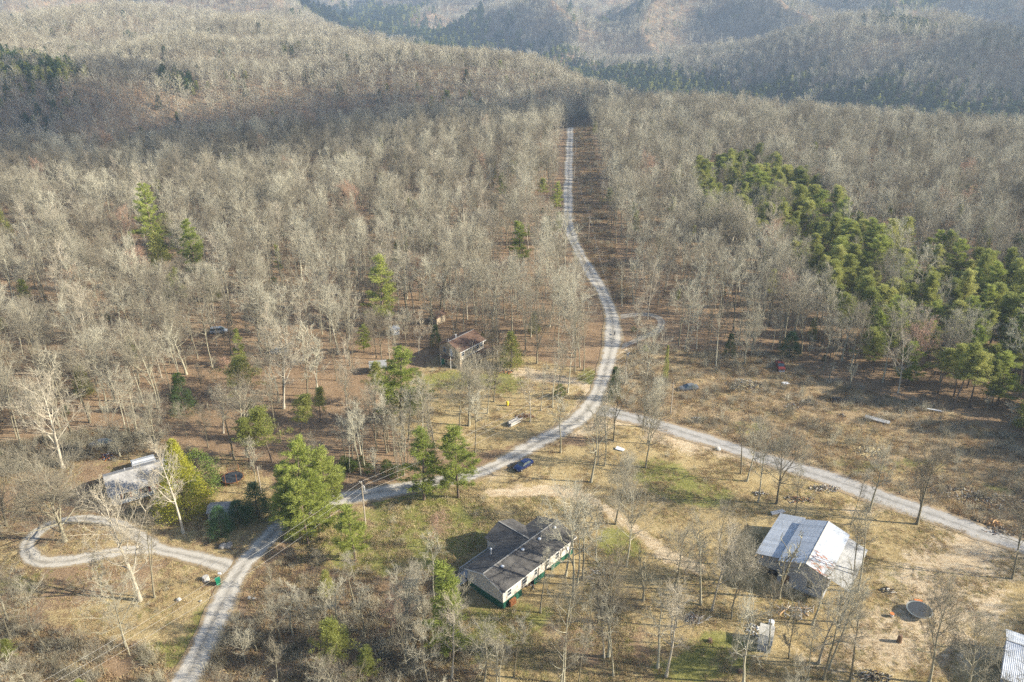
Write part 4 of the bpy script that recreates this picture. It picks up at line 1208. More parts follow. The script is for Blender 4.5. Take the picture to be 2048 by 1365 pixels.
def metal_roof_mat(name, c, rust=0.0, axis=0, dull=0.45):
    m, nt, b, out = new_mat(name)
    t = NT(nt)
    p = t.pos(True)
    n = t.noise(p, .8, 5, .7)
    st = t.noise(t.scalev(p, (.25, 2.5, 1) if axis == 0 else (2.5, .25, 1)), 1.5, 5, .7)
    r = t.n('ShaderNodeObjectInfo').outputs['Random']
    col = t.mix(t.sm(st, .4, .75), c, tuple(v * .72 for v in c))
    o = t.n('ShaderNodeVectorMath', operation='SCALE')
    t.put(o.inputs[0], col); t.put(o.inputs['Scale'], t.math('ADD', t.math('MULTIPLY', r, .22), .86))
    col = o.outputs[0]
    if rust:
        q = t.noise(t.scalev(p, (1.4, .45, 1)), 1.9, 5, .65)
        k = t.sm(t.math('ADD', q, rust), .58, .66)
        col = t.mix(k, col, (0.28, 0.10, 0.04))
    t.put(b.inputs['Base Color'], col)
    b.inputs['Metallic'].default_value = .25
    b.inputs['Roughness'].default_value = dull
    b.inputs['Specular IOR Level'].default_value = .4
    sx = t.n('ShaderNodeSeparateXYZ'); t.put(sx.inputs[0], p)
    w = t.math('SINE', t.math('MULTIPLY', sx.outputs[axis], 2 * math.pi / .23))
    t.put(b.inputs['Normal'], t.bump(w, .5, .02))
    return m
def glass_mat(name, c=(0.03, 0.04, 0.05)):
    m, nt, b, out = new_mat(name)
    t = NT(nt)
    t.put(b.inputs['Base Color'], t.ramp(t.noise(t.pos(True), 1.2, 2), [(.3, c), (.7, tuple(v * 1.6 for v in c))]))
    b.inputs['Roughness'].default_value = .08
    b.inputs['Specular IOR Level'].default_value = .7
    return m
def paint_mat(name, c, rough=.25):
    m, nt, b, out = new_mat(name)
    t = NT(nt)
    n = t.noise(t.pos(True), 2.5, 4, .7)
    t.put(b.inputs['Base Color'], t.ramp(n, [(.3, tuple(v * .85 for v in c)), (.7, c)]))
    b.inputs['Roughness'].default_value = rough
    b.inputs['Specular IOR Level'].default_value = .5
    b.inputs['Coat Weight'].default_value = .6 if rough < .4 else 0
    b.inputs['Coat Roughness'].default_value = .08
    return m
M['shingle'] = shingle_mat('dark_shingles', (0.085, 0.078, 0.070), (0.055, 0.051, 0.048))
M['shingle_grey'] = shingle_mat('grey_shingles', (0.30, 0.285, 0.265), (0.24, 0.225, 0.21))
M['shingle_brown'] = shingle_mat('brown_shingles', (0.115, 0.070, 0.048), (0.075, 0.047, 0.035))
M['vinyl'] = siding_mat('beige_vinyl', (0.56, 0.50, 0.42))
M['white_siding'] = siding_mat('white_siding', (0.66, 0.65, 0.61))
M['tan_siding'] = siding_mat('tan_siding', (0.36, 0.29, 0.20), .3, False, .5)
M['barn_siding'] = siding_mat('barn_sheet', (0.34, 0.35, 0.37), .3, True, .5)
M['green_skirt'] = siding_mat('green_skirting', (0.022, 0.095, 0.058), .25, True, .6)
M['trim'] = mat('white_trim', (0.72, 0.70, 0.65), (0.58, 0.56, 0.52), 4, .6)
M['grey_wood'] = mat('weathered_wood', (0.44, 0.43, 0.41), (0.27, 0.26, 0.25), 5, .85, stretch=(1, 6, 6))
M['brown_wood'] = mat('brown_wood', (0.22, 0.14, 0.085), (0.12, 0.075, 0.05), 6, .85)
M['pole_wood'] = mat('pole_wood', (0.40, 0.34, 0.26), (0.28, 0.23, 0.17), 3, .85, stretch=(3, 3, .4))
M['fresh_wood'] = mat('split_wood', (0.52, 0.34, 0.17), (0.30, 0.18, 0.09), 4, .85, rnd=.25)
M['log'] = mat('log_bark', (0.50, 0.47, 0.42), (0.26, 0.23, 0.19), 5, .85, rnd=.2)
M['galv'] = metal_roof_mat('galvanised_roof', (0.50, 0.52, 0.545))
M['galv_rust'] = metal_roof_mat('rusty_roof', (0.52, 0.53, 0.54), .085)
M['old_metal'] = metal_roof_mat('weathered_sheet', (0.36, 0.35, 0.33), 0, 0, .7)
M['white_metal'] = metal_roof_mat('white_sheet_roof', (0.55, 0.56, 0.575))
M['glass'] = glass_mat('window_glass')
M['car_glass'] = glass_mat('car_glass', (0.035, 0.055, 0.06))
M['dark'] = mat('dark_void', (0.035, 0.03, 0.028), (0.02, 0.018, 0.016), 3, .95)
M['black'] = mat('black_rubber', (0.03, 0.03, 0.032), (0.018, 0.018, 0.02), 6, .7)
M['net'] = mat('trampoline_mat', (0.055, 0.06, 0.065), (0.035, 0.038, 0.042), 8, .7)
M['steel'] = mat('steel', (0.50, 0.50, 0.49), (0.36, 0.36, 0.35), 5, .35, .5, .6)
M['rusty_steel'] = mat('rusty_steel', (0.32, 0.13, 0.05), (0.16, 0.065, 0.03), 5, .7)
M['wire'] = mat('wire', (0.42, 0.40, 0.36), (0.32, 0.30, 0.27), 2, .5)
M['blue_paint'] = paint_mat('blue_paint', (0.006, 0.016, 0.075))
M['red_paint'] = paint_mat('red_paint', (0.16, 0.025, 0.018), .45)
M['grey_paint'] = paint_mat('grey_paint', (0.13, 0.14, 0.15), .45)
M['silver_paint'] = paint_mat('silver_paint', (0.50, 0.52, 0.52), .35)
M['white_paint'] = paint_mat('white_paint', (0.68, 0.69, 0.70), .45)
M['green_bin'] = paint_mat('green_plastic', (0.01, 0.20, 0.10), .45)
M['orange'] = paint_mat('orange_plastic', (0.60, 0.20, 0.05), .5)
M['shutter'] = paint_mat('red_shutter', (0.28, 0.06, 0.04), .6)
M['rock'] = mat('rock', (0.36, 0.33, 0.29), (0.20, 0.18, 0.155), 2.5, .9, rnd=.2, bump=.05)
M['pale_rock'] = mat('pale_rock', (0.60, 0.56, 0.48), (0.44, 0.40, 0.33), 3, .9)
M['chimney'] = mat('sheet_pipe', (0.70, 0.70, 0.69), (0.52, 0.52, 0.52), 4, .4, .4, .3)
M['lamp'] = mat('lamp_lens', (0.75, 0.76, 0.74), (0.6, 0.6, 0.6), 4, .2, .5)
M['tail'] = mat('tail_lens', (0.45, 0.03, 0.02), (0.3, 0.02, 0.02), 4, .3, .5)
M['yellow'] = paint_mat('yellow_plastic', (0.70, 0.52, 0.03), .5)
M['fur'] = mat('black_fur', (0.03, 0.027, 0.025), (0.015, 0.014, 0.013), 9, .9)

# ------------------------------------------------------------------ building helpers (local frame: x along the ridge, y across)
def window(parent, wall, u, z0, w, h, side, frame=None, pane=None, depth=.06, sashes=2):
    """a framed window standing proud of a wall lying in a plane x=wall or y=wall; side is the outward sign"""
    ax, pos = wall
    o = link('window', None, parent)
    fr = MB(); t = .07
    def bx(mb, u0, u1, a, b, d0, d1):
        lo, hi = sorted((pos + side * d0, pos + side * d1))
        if ax == 'y': mb.box(u0, u1, lo, hi, a, b)
        else: mb.box(lo, hi, u0, u1, a, b)
    bx(fr, u - w / 2 - t, u - w / 2, z0 - t, z0 + h + t, .003, depth); bx(fr, u + w / 2, u + w / 2 + t, z0 - t, z0 + h + t, .003, depth)
    bx(fr, u - w / 2, u + w / 2, z0 + h, z0 + h + t, .003, depth); bx(fr, u - w / 2, u + w / 2, z0 - t, z0, .003, depth)
    if sashes == 2: bx(fr, u - w / 2, u + w / 2, z0 + h / 2 - .025, z0 + h / 2 + .025, .003, depth)
    fr.build('frame', frame or M['trim'], o)
    pn = MB(); bx(pn, u - w / 2, u + w / 2, z0, z0 + h, .006, .02)
    pn.build('pane', pane or M['glass'], o)
    return o
def door(parent, wall, u, z0, w, h, side, m=None):
    ax, pos = wall
    lo, hi = sorted((pos + side * .003, pos + side * .06))
    b = MB()
    (b.box(u - w / 2, u + w / 2, lo, hi, z0, z0 + h) if ax == 'y' else b.box(lo, hi, u - w / 2, u + w / 2, z0, z0 + h))
    d = b.build('door', m or M['trim'], parent)
    lo, hi = sorted((pos + side * .062, pos + side * .12))
    k = MB()
    (k.box(u + w / 2 - .14, u + w / 2 - .06, lo, hi, z0 + .95, z0 + 1.05) if ax == 'y' else k.box(lo, hi, u + w / 2 - .14, u + w / 2 - .06, z0 + .95, z0 + 1.05))
    k.build('handle', M['steel'], d)
    return d
def gable_body(L, W, z0, ze, zr, ry):
    """walls as one solid whose top follows the gable"""
    return MB().prism([(0, z0), (W, z0), (W, ze), (ry, zr), (0, ze)], 0, L, 'x')
def slope(parent, x0, x1, y0, z0, y1, z1, m, th=.10, name='roof'):
    return MB().slab([(x0, y0, z0), (x1, y0, z0), (x1, y1, z1), (x0, y1, z1)], th).build(name, m, parent)
def roof_panels(parent, x0, x1, y0, z0, y1, z1, step, m, rusty=None, rng_=None):
    """sheet-metal roofing laid sheet by sheet, each a little proud of its neighbour"""
    n = max(1, round((x1 - x0) / step)); w = (x1 - x0) / n
    me = None; out = []
    for i in range(n):
        mm = rusty[1] if (rusty and i in rusty[0]) else m
        dz = .012 * (i % 2) + random.uniform(0, .008)
        a = x0 + i * w - .02
        out.append(MB().slab([(a, y0, z0 + dz), (a + w + .03, y0, z0 + dz), (a + w + .03, y1, z1 + dz), (a, y1, z1 + dz)], .04).build('roof_panel', mm, parent))
    return out

# --- mobile home
ang = math.atan2(13.1, 12.0)
g0 = (-1.45, 96.75)
mh = thing('mobile_home', 'beige double-wide mobile home with dark shingle roof and green skirting', 'house', (*g0, Z1(4, 106)), ang)
L, W, ZE, ZR = 17.9, 7.9, 3.55, 4.85
gable_body(L, W, 1.05, ZE, ZR, W / 2).build('wall', M['vinyl'], mh)
# bump-out with a cross gable
bx0, bx1, by1 = 7.7, 14.2, 10.9
bm = (bx0 + bx1) / 2
bo = MB().prism([(bx0, 1.05), (bx1, 1.05), (bx1, ZE), (bm, ZR - .12), (bx0, ZE)], W - .05, by1, 'y').build('wall', M['vinyl'], mh)
ov = .35
sl = (ZR - ZE) / (W / 2)
for (xa, xb, sgn) in ((-ov, L + ov, -1), (-ov, L + ov, 1)):
    yE = -ov if sgn < 0 else W + ov
    slope(mh, xa, xb, yE, ZE - sl * ov + .12, W / 2 + .005 * sgn, ZR + .12, M['shingle'], .12)
sb = (ZR - ZE) / (bm - bx0)
for sgn in (-1, 1):
    xE = bx0 - ov if sgn < 0 else bx1 + ov
    yin_e = W + ov * .5
    MB().slab([(xE, yin_e, ZE - sb * ov + .16), (xE, by1 + ov, ZE - sb * ov + .16), (bm, by1 + ov, ZR + .16), (bm, W / 2 + .1, ZR + .16)], .12).build('roof', M['shingle'], mh)
MB().box(-ov, L + ov, W / 2 - .11, W / 2 + .11, ZR + .125, ZR + .17).build('ridge_cap', mat('ridge_cap', (0.30, 0.28, 0.25), (0.2, 0.19, 0.17), 4, .9), mh)
MB().box(bm - .1, bm + .1, W / 2 + .3, by1 + ov, ZR + .165, ZR + .205).build('ridge_cap', bpy.data.materials['ridge_cap'], mh)
for x_, y_ in ((3.1, 2.95), (8.3, 3.2), (12.3, 3.0), (16.4, 3.0)):
    v_ = MB().lathe([(.16, 0), (.16, .18), (.30, .20), (.30, .30), (.12, .42)], 10, (x_, y_, ZE + sl * y_ + .1)).build('roof_vent', M['chimney'], mh)
MB().lathe([(.09, 0), (.09, 1.25), (.2, 1.27), (.2, 1.4), (.05, 1.5)], 10, (4.6, 7.0, ZE + .3)).build('stove_pipe', M['chimney'], mh)
# fascia boards along the eaves and rakes
for y_ in (-ov - .03, W + ov): MB().box(-ov, L + ov, y_, y_ + .03, ZE - sl * ov - .07, ZE - sl * ov + .09).build('fascia', M['trim'], mh)
for x_ in (-ov - .035, L + ov + .005):
    for sgn in (-1, 1):
        yE = -ov if sgn < 0 else W + ov
        MB().slab([(x_, yE, ZE - sl * ov + .10), (x_ + .03, yE, ZE - sl * ov + .10), (x_ + .03, W / 2, ZR + .10), (x_, W / 2, ZR + .10)], .18).build('rake_board', M['trim'], mh)
for x_, w_, h_ in ((1.5, .9, 1.15), (5.2, .9, 1.15), (7.9, .6, 1.15), (10.9, .9, 1.15), (13.4, .9, 1.15)):
    window(mh, ('y', 0), x_, 1.75, w_, h_, -1)
door(mh, ('y', 0), 16.1, 1.15, .9, 2.0, -1)
window(mh, ('y', W), 2.2, 1.85, .9, 1.1, 1); door(mh, ('y', W), 5.6, 1.15, .9, 2.0, 1); window(mh, ('y', by1), bm, 1.8, 1.6, 1.2, 1)
# skirting, panel by panel; a few hang loose on the sunny side
nk = 12
for i in range(nk):
    a = i * L / nk
    if i in (3, 4, 7): continue
    tilt = .12 if i in (2, 5) else .02
    MB().slab([(a, -.02 - tilt, -.35), (a + L / nk - .03, -.02 - tilt, -.35), (a + L / nk - .03, -.01, 1.1), (a, -.01, 1.1)], .03).build('skirting_panel', M['green_skirt'], mh)
nk = 6
for i in range(nk):
    a = i * W / nk
    box_part('skirting_panel', M['green_skirt'], mh, -.03, .0, a, a + W / nk - .02, -.35, 1.1)
    box_part('skirting_panel', M['green_skirt'], mh, L, L + .03, a, a + W / nk - .02, -.35, 1.1)
for i in range(10): box_part('skirting_panel', M['green_skirt'], mh, i * L / 10, (i + 1) * L / 10 - .02, W + .002, W + .03, -.35, 1.1)
for x_ in (2.5, 6.3, 10.2, 14.2): box_part('pier', M['rock'], mh, x_, x_ + .4, .5, .9, -.4, 1.1)
box_part('underfloor', M['dark'], mh, .1, L - .1, .35, W - .1, .9, 1.06)
# deck along the back wall with a landing and steps
dk = link('deck', None, mh)
for i in range(10): box_part('deck_board', M['grey_wood'], dk, .2, 7.3, W + .45 + i * .17, W + .6 + i * .17, 1.0, 1.05)
for x_ in (.3, 2.6, 5.0, 7.2): box_part('post', M['grey_wood'], dk, x_ - .05, x_ + .05, W + 2.1, W + 2.2, -.4, 2.1)
box_part('rail', M['grey_wood'], dk, .2, 7.3, W + 2.08, W + 2.22, 2.1, 2.16); box_part('rail', M['grey_wood'], dk, .2, 7.3, W + 2.12, W + 2.18, 1.5, 1.58)
for i in range(28): box_part('baluster', M['grey_wood'], dk, .4 + i * .24, .47 + i * .24, W + 2.125, W + 2.175, 1.05, 2.1)
ld = link('landing', None, mh)
for i in range(9): box_part('deck_board', M['grey_wood'], ld, -1.7 + i * .22, -1.52 + i * .22, W + .3, W + 2.4, .62, .67)
for x_, y_ in ((-1.6, W + .4), (-1.6, W + 2.3), (.15, W + 2.3)): box_part('post', M['grey_wood'], ld, x_ - .05, x_ + .05, y_ - .05, y_ + .05, -.4, 1.5)
for i in range(3): box_part('step', M['grey_wood'], ld, -2.6 + i * .3, -2.3 + i * .3, W + .8, W + 2.0, .12 + i * .17, .17 + i * .17)
for i, x_ in enumerate((1.3, 1.75, 2.2)):
    MB().lathe([(.28, -.1), (.30, .25), (.30, .8), (.26, .95)], 10).build('rust_barrel', M['rusty_steel'], None, (*(np.array(g0) + np.array([math.cos(ang) * x_ + .5 * math.sin(ang), math.sin(ang) * x_ - .5 * math.cos(ang)])), 0.05))
    tag(bpy.context.scene.objects['rust_barrel' if i == 0 else 'rust_barrel.%03d' % i], 'rusty barrel beside the loose green skirting of the mobile home', 'barrel', 'barrels by the skirting')

# --- metal-roofed barn
ang = math.atan2(.82, .572)
bn = thing('metal_barn', 'barn with patched silver metal roofs and grey walls under bare trees', 'barn', (47.1, 100.6, Z1(51, 108)), ang)
LB = 13.2
MB().prism([(-3.4, -.4), (4.0, -.4), (4.0, 4.35), (0, 5.7), (-3.4, 4.6)], .35, LB - .35, 'x').build('wall', M['barn_siding'], bn)
MB().prism([(4.0, -.4), (8.0, -.4), (8.0, 3.0), (4.0, 3.75)], 1.7, LB + 1.1, 'x').build('lean_to_wall', M['barn_siding'], bn)
roof_panels(bn, 0, LB, 4.25, 4.45, .02, 5.92, .9, M['galv'])
roof_panels(bn, 0, LB, -3.75, 4.62, -.02, 5.90, .9, M['galv'], ({0, 1, 2, 3, 4}, M['galv_rust']))
roof_panels(bn, 1.4, LB + 1.4, 8.4, 3.05, 4.03, 3.95, .9, M['galv'])
roof_panels(bn, .6, LB - .4, -7.0, 3.2, -3.45, 4.38, .9, M['old_metal'])
MB().prism([(-.16, 5.86), (0, 5.99), (.16, 5.86), (0, 5.95)], -.05, LB + .05, 'x').build('ridge_cap', M['old_metal'], bn)
for x_ in (1.0, 4.6, 8.4, 12.2): box_part('post', M['grey_wood'], bn, x_, x_ + .14, -6.8, -6.66, -.4, 3.2)
for y_ in (4.6, 5.8, 7.0, 8.1): MB().slab([(.75, y_, 3.0 + (8.1 - y_) * .2), (1.7, y_, 3.0 + (8.1 - y_) * .2), (1.7, y_ + .1, 3.0 + (8.1 - y_) * .2), (.75, y_ + .1, 3.0 + (8.1 - y_) * .2)], .16).build('rafter_tail', M['fresh_wood'], bn)
window(bn, ('x', .35), -1.1, 1.1, .9, 1.5, -1)
door(bn, ('x', .35), 2.6, .0, 1.0, 2.05, -1, M['brown_wood'])
box_part('dark_band', M['dark'], bn, 1.62, 1.695, 4.3, 7.9, -.3, .9)  # near-black plate across the foot of the lean-to front
box_part('sill_board', M['grey_wood'], bn, .28, .345, -3.35, 3.9, -.1, .12)
window(bn, ('y', -3.4), 4.0, 1.4, 1.0, 1.1, -1); window(bn, ('y', -3.4), 9.0, 1.4, 1.0, 1.1, -1)

# --- grey-roofed house
ang = math.atan2(4.7, 7.7)
lh = thing('grey_house', 'white-sided house with pale grey roof beside the loop driveway', 'house', (-75.6, 123.5, Z1(-70, 128)), ang)
LL, LW = 13.5, 7.6
gable_body(LL, LW, -.4, 2.75, 4.45, LW / 2).build('wall', M['white_siding'], lh)
s_ = 1.7 / (LW / 2)
slope(lh, -.4, LL + .4, -.45, 2.75 - s_ * .45 + .1, LW / 2 - .005, 4.55, M['shingle_grey'])
slope(lh, -.4, LL + .4, LW + .45, 2.75 - s_ * .45 + .1, LW / 2 + .005, 4.55, M['shingle_grey'])
box_part('ridge_cap', M['old_metal'], lh, -.4, LL + .4, LW / 2 - .1, LW / 2 + .1, 4.555, 4.6)
box_part('gutter', M['trim'], lh, -.4, LL + .4, -.56, -.455, 2.5, 2.62)
for x_ in (2.6, 6.0, 11.0):
    window(lh, ('y', 0), x_, 1.0, 1.0, 1.25, -1)
    for q in (-.78, .78): box_part('shutter', M['shutter'], lh, x_ + q - .17, x_ + q + .17, -.06, -.004, .95, 2.3)
door(lh, ('y', 0), 8.4, .1, .95, 2.05, -1, M['shutter'])
window(lh, ('x', 0), 2.0, 1.0, .9, 1.2, -1); window(lh, ('x', 0), 5.4, 1.0, .9, 1.2, -1)
for x_ in (3.5, 9.0): MB().lathe([(.06, 0), (.06, .5), (.12, .52), (.12, .6)], 8, (x_, LW / 2 + .9, 4.1)).build('vent_pipe', M['chimney'], lh)
# rear wing with pale low roof
gable_body(4.0, 3.2, -.4, 2.3, 2.9, 1.6).build('rear_wing', M['white_siding'], lh).location = (5.2, LW + .01, 0)
slope(lh, 5.0, 9.4, LW + 3.5, 2.35, LW + .05, 3.0, M['white_metal'])

# --- brown two-storey house
ang = math.atan2(6.6, 5.3)
bh = thing('brown_house', 'brown two-storey house with brown shingle roof among bare trees', 'house', (-13.2, 180.7, Z1(-12, 187)), ang)
BL, BW = 9.2, 7.1
gable_body(BL, BW, -.4, 5.0, 6.6, BW / 2).build('wall', M['tan_siding'], bh)
s_ = 1.6 / (BW / 2)
slope(bh, -.4, BL + .4, -.5, 5.0 - s_ * .5 + .1, BW / 2 - .005, 6.72, M['shingle_brown']); slope(bh, -.4, BL + .4, BW + .5, 5.0 - s_ * .5 + .1, BW / 2 + .005, 6.72, M['shingle_brown'])
box_part('ridge_cap', M['old_metal'], bh, -.4, BL + .4, BW / 2 - .08, BW / 2 + .08, 6.725, 6.77)
box_part('gutter', M['trim'], bh, -.4, BL + .4, -.62, -.51, 4.72, 4.86)
for x_ in (1.2, 3.1, 5.0, 6.9, 8.3): window(bh, ('y', 0), x_, 3.2, .95, 1.3, -1)
for x_ in (1.6, 7.4): window(bh, ('y', 0), x_, .9, 1.0, 1.2, -1)
door(bh, ('y', 0), 4.6, .0, .95, 2.05, -1)
box_part('belt_board', M['trim'], bh, 0, BL, -.05, -.002, 2.55, 2.72)
box_part('corner_board', M['trim'], bh, BL - .15, BL + .02, -.055, -.004, -.3, 4.9)
door(bh, ('x', 0), 2.9, 2.7, .9, 2.05, -1)
window(bh, ('x', 0), 5.2, 3.3, .9, 1.2, -1)
bal = link('balcony', None, bh)
box_part('floor', M['brown_wood'], bal, -1.7, -.01, 1.6, 5.2, 2.45, 2.6)
for x_, y_ in ((-1.62, 1.7), (-1.62, 5.1)): box_part('post', M['trim'], bal, x_ - .05, x_ + .05, y_ - .05, y_ + .05, -.4, 3.5)
box_part('rail', M['brown_wood'], bal, -1.68, -1.58, 1.6, 5.2, 3.42, 3.5)
MB().lathe([(.1, 0), (.1, .9), (.2, .92), (.2, 1.05)], 8, (3.0, BW / 2 + .4, 6.4)).build('stove_pipe', M['chimney'], bh)
MB().lathe([(.07, 0), (.07, .6)], 8, (1.0, BW / 2 + 1.2, 6.0)).build('vent_pipe', M['chimney'], bh)
slope(bh, 2.5, BL + 2.0, -3.2, 2.0, -.02, 2.5, M['shingle_brown'], .1, 'porch_roof')
for x_ in (2.7, 6.5, BL + 1.8): box_part('porch_post', M['trim'], bh, x_, x_ + .12, -3.1, -2.98, -.4, 2.0)

# --- metal roof at the lower right
ang = math.atan2(-.53, .85)
cs = thing('metal_roof_shed', 'shed with white corrugated metal roof at the sandy yard edge', 'shed', (71.1, 85.6, Z1(74, 84)), ang)
MB().prism([(-5.6, -.4), (3.6, -.4), (3.6, 3.2), (0, 4.35), (-5.6, 2.7)], .4, 9, 'x').build('wall', M['barn_siding'], cs)
roof_panels(cs, 0, 9.4, -6.1, 2.75, -.01, 4.5, .9, M['white_metal']); roof_panels(cs, 0, 9.4, 4.1, 3.15, .01, 4.52, .9, M['white_metal'])
box_part('ridge_cap', M['old_metal'], cs, -.03, 9.4, -.1, .1, 4.535, 4.57)
door(cs, ('x', .4), -1.5, 0, 1.0, 2.0, -1, M['grey_wood'])

# --- little shed below the barn
ang = math.atan2(-.38, .92)
sh = thing('garden_shed', 'small weathered shed with flat pale roof and clutter below the barn', 'shed', (36.5, 88.2, Z1(37, 89)), ang)
MB().prism([(0, -.3), (3.0, -.3), (3.0, 2.35), (.9, 2.25), (0, 1.5)], 0, 1.9, 'x').build('wall', M['barn_siding'], sh)
MB().slab([(-.12, .85, 2.32), (2.02, .85, 2.32), (2.02, 3.15, 2.44), (-.12, 3.15, 2.44)], .06).build('roof', mat('pale_roof', (0.52, 0.49, 0.43), (0.36, 0.33, 0.28), 3, .85), sh)
MB().slab([(-.1, -.1, 1.48), (2.0, -.1, 1.48), (2.0, .88, 2.27), (-.1, .88, 2.27)], .05).build('front_slope', M['old_metal'], sh)
door(sh, ('x', 0), 2.0, -.1, .8, 1.8, -1, M['grey_wood'])
MB().lathe([(.45, 0), (.45, .9)], 12).build('white_tank', M['white_paint'], None, (40.1, 93.2, Z1(40, 93)))
tag(bpy.data.objects['white_tank'], 'white drum standing behind the small weathered shed', 'tank')

# --- white-roofed shed by the spruces and the lean shed in the woods
ang = math.atan2(-1.0, 4.8) + .3
ws = thing('lawn_shed', 'low shed with whitish roof behind the dark spruces on the lawn', 'shed', (-55.9, 119.0, Z1(-54, 119)), ang)
gable_body(4.4, 3.0, -.3, 1.85, 2.35, 1.5).build('wall', M['grey_wood'], ws)
slope(ws, -.2, 4.6, -.25, 1.84, 1.495, 2.42, M['shingle_grey'], .06); slope(ws, -.2, 4.6, 3.25, 1.84, 1.505, 2.42, M['shingle_grey'], .06)
door(ws, ('x', 0), 1.5, 0, 1.2, 1.7, -1, M['brown_wood'])
g = G(742, 752)
wd = thing('pole_shed', 'small open wooden shed half hidden by the large pine', 'shed', (g[0], g[1], g[2]), .2)
for x_ in (0, 1.8, 3.6):
    for y_ in (0, 2.6): box_part('post', M['pole_wood'], wd, x_, x_ + .15, y_, y_ + .15, -.3, 2.2)
slope(wd, -.3, 4.1, -.3, 2.2, 3.1, 2.6, M['old_metal'])
box_part('back_wall', M['grey_wood'], wd, 0, 3.75, 2.76, 2.84, -.2, 2.25); box_part('side_wall', M['tan_siding'], wd, 2.2, 3.7, .02, .08, -.2, 1.9)
g = G(784, 672)
wb = thing('white_outbuilding', 'small white outbuilding glimpsed in the woods left of the brown house', 'shed', (g[0], g[1], g[2]), .5)
gable_body(2.2, 2.4, -.3, 1.7, 2.3, 1.2).build('wall', M['white_siding'], wb)
slope(wb, -.2, 2.4, -.25, 1.68, 1.195, 2.4, M['white_metal'], .06); slope(wb, -.2, 2.4, 2.65, 1.68, 1.205, 2.4, M['white_metal'], .06)
door(wb, ('x', 0), 1.2, 0, .8, 1.5, -1, M['blue_paint'])
g = G(874, 652)
tb = thing('tan_outbuilding', 'small tan shed under trees behind the brown house', 'shed', (g[0], g[1], g[2]), 1.0)
gable_body(4.2, 3.0, -.3, 2.3, 3.3, 1.5).build('wall', M['tan_siding'], tb)
slope(tb, -.2, 4.4, -.25, 2.25, 1.495, 3.4, M['shingle_brown'], .06); slope(tb, -.2, 4.4, 3.25, 2.25, 1.505, 3.4, M['shingle_brown'], .06)
# farther houses, mere specks of pale roof
for (px_, py_, Lq, lab) in ((1303, 250, 12, 'pale low house roof glimpsed through trees past the road end'), (1153, 243, 9, 'dark low building at the end of the straight road')):
    g = G(px_, py_)
    hq = thing('far_house', lab, 'house', (g[0] - Lq / 2, g[1] + 4, g[2]), .1)
    gable_body(Lq, 6, -.5, 2.8, 4.2, 3).build('wall', M['white_siding'], hq)
    rm = M['white_metal'] if Lq > 10 else M['shingle']
    slope(hq, -.4, Lq + .4, -.4, 2.75, 2.99, 4.35, rm); slope(hq, -.4, Lq + .4, 6.4, 2.75, 3.01, 4.35, rm)

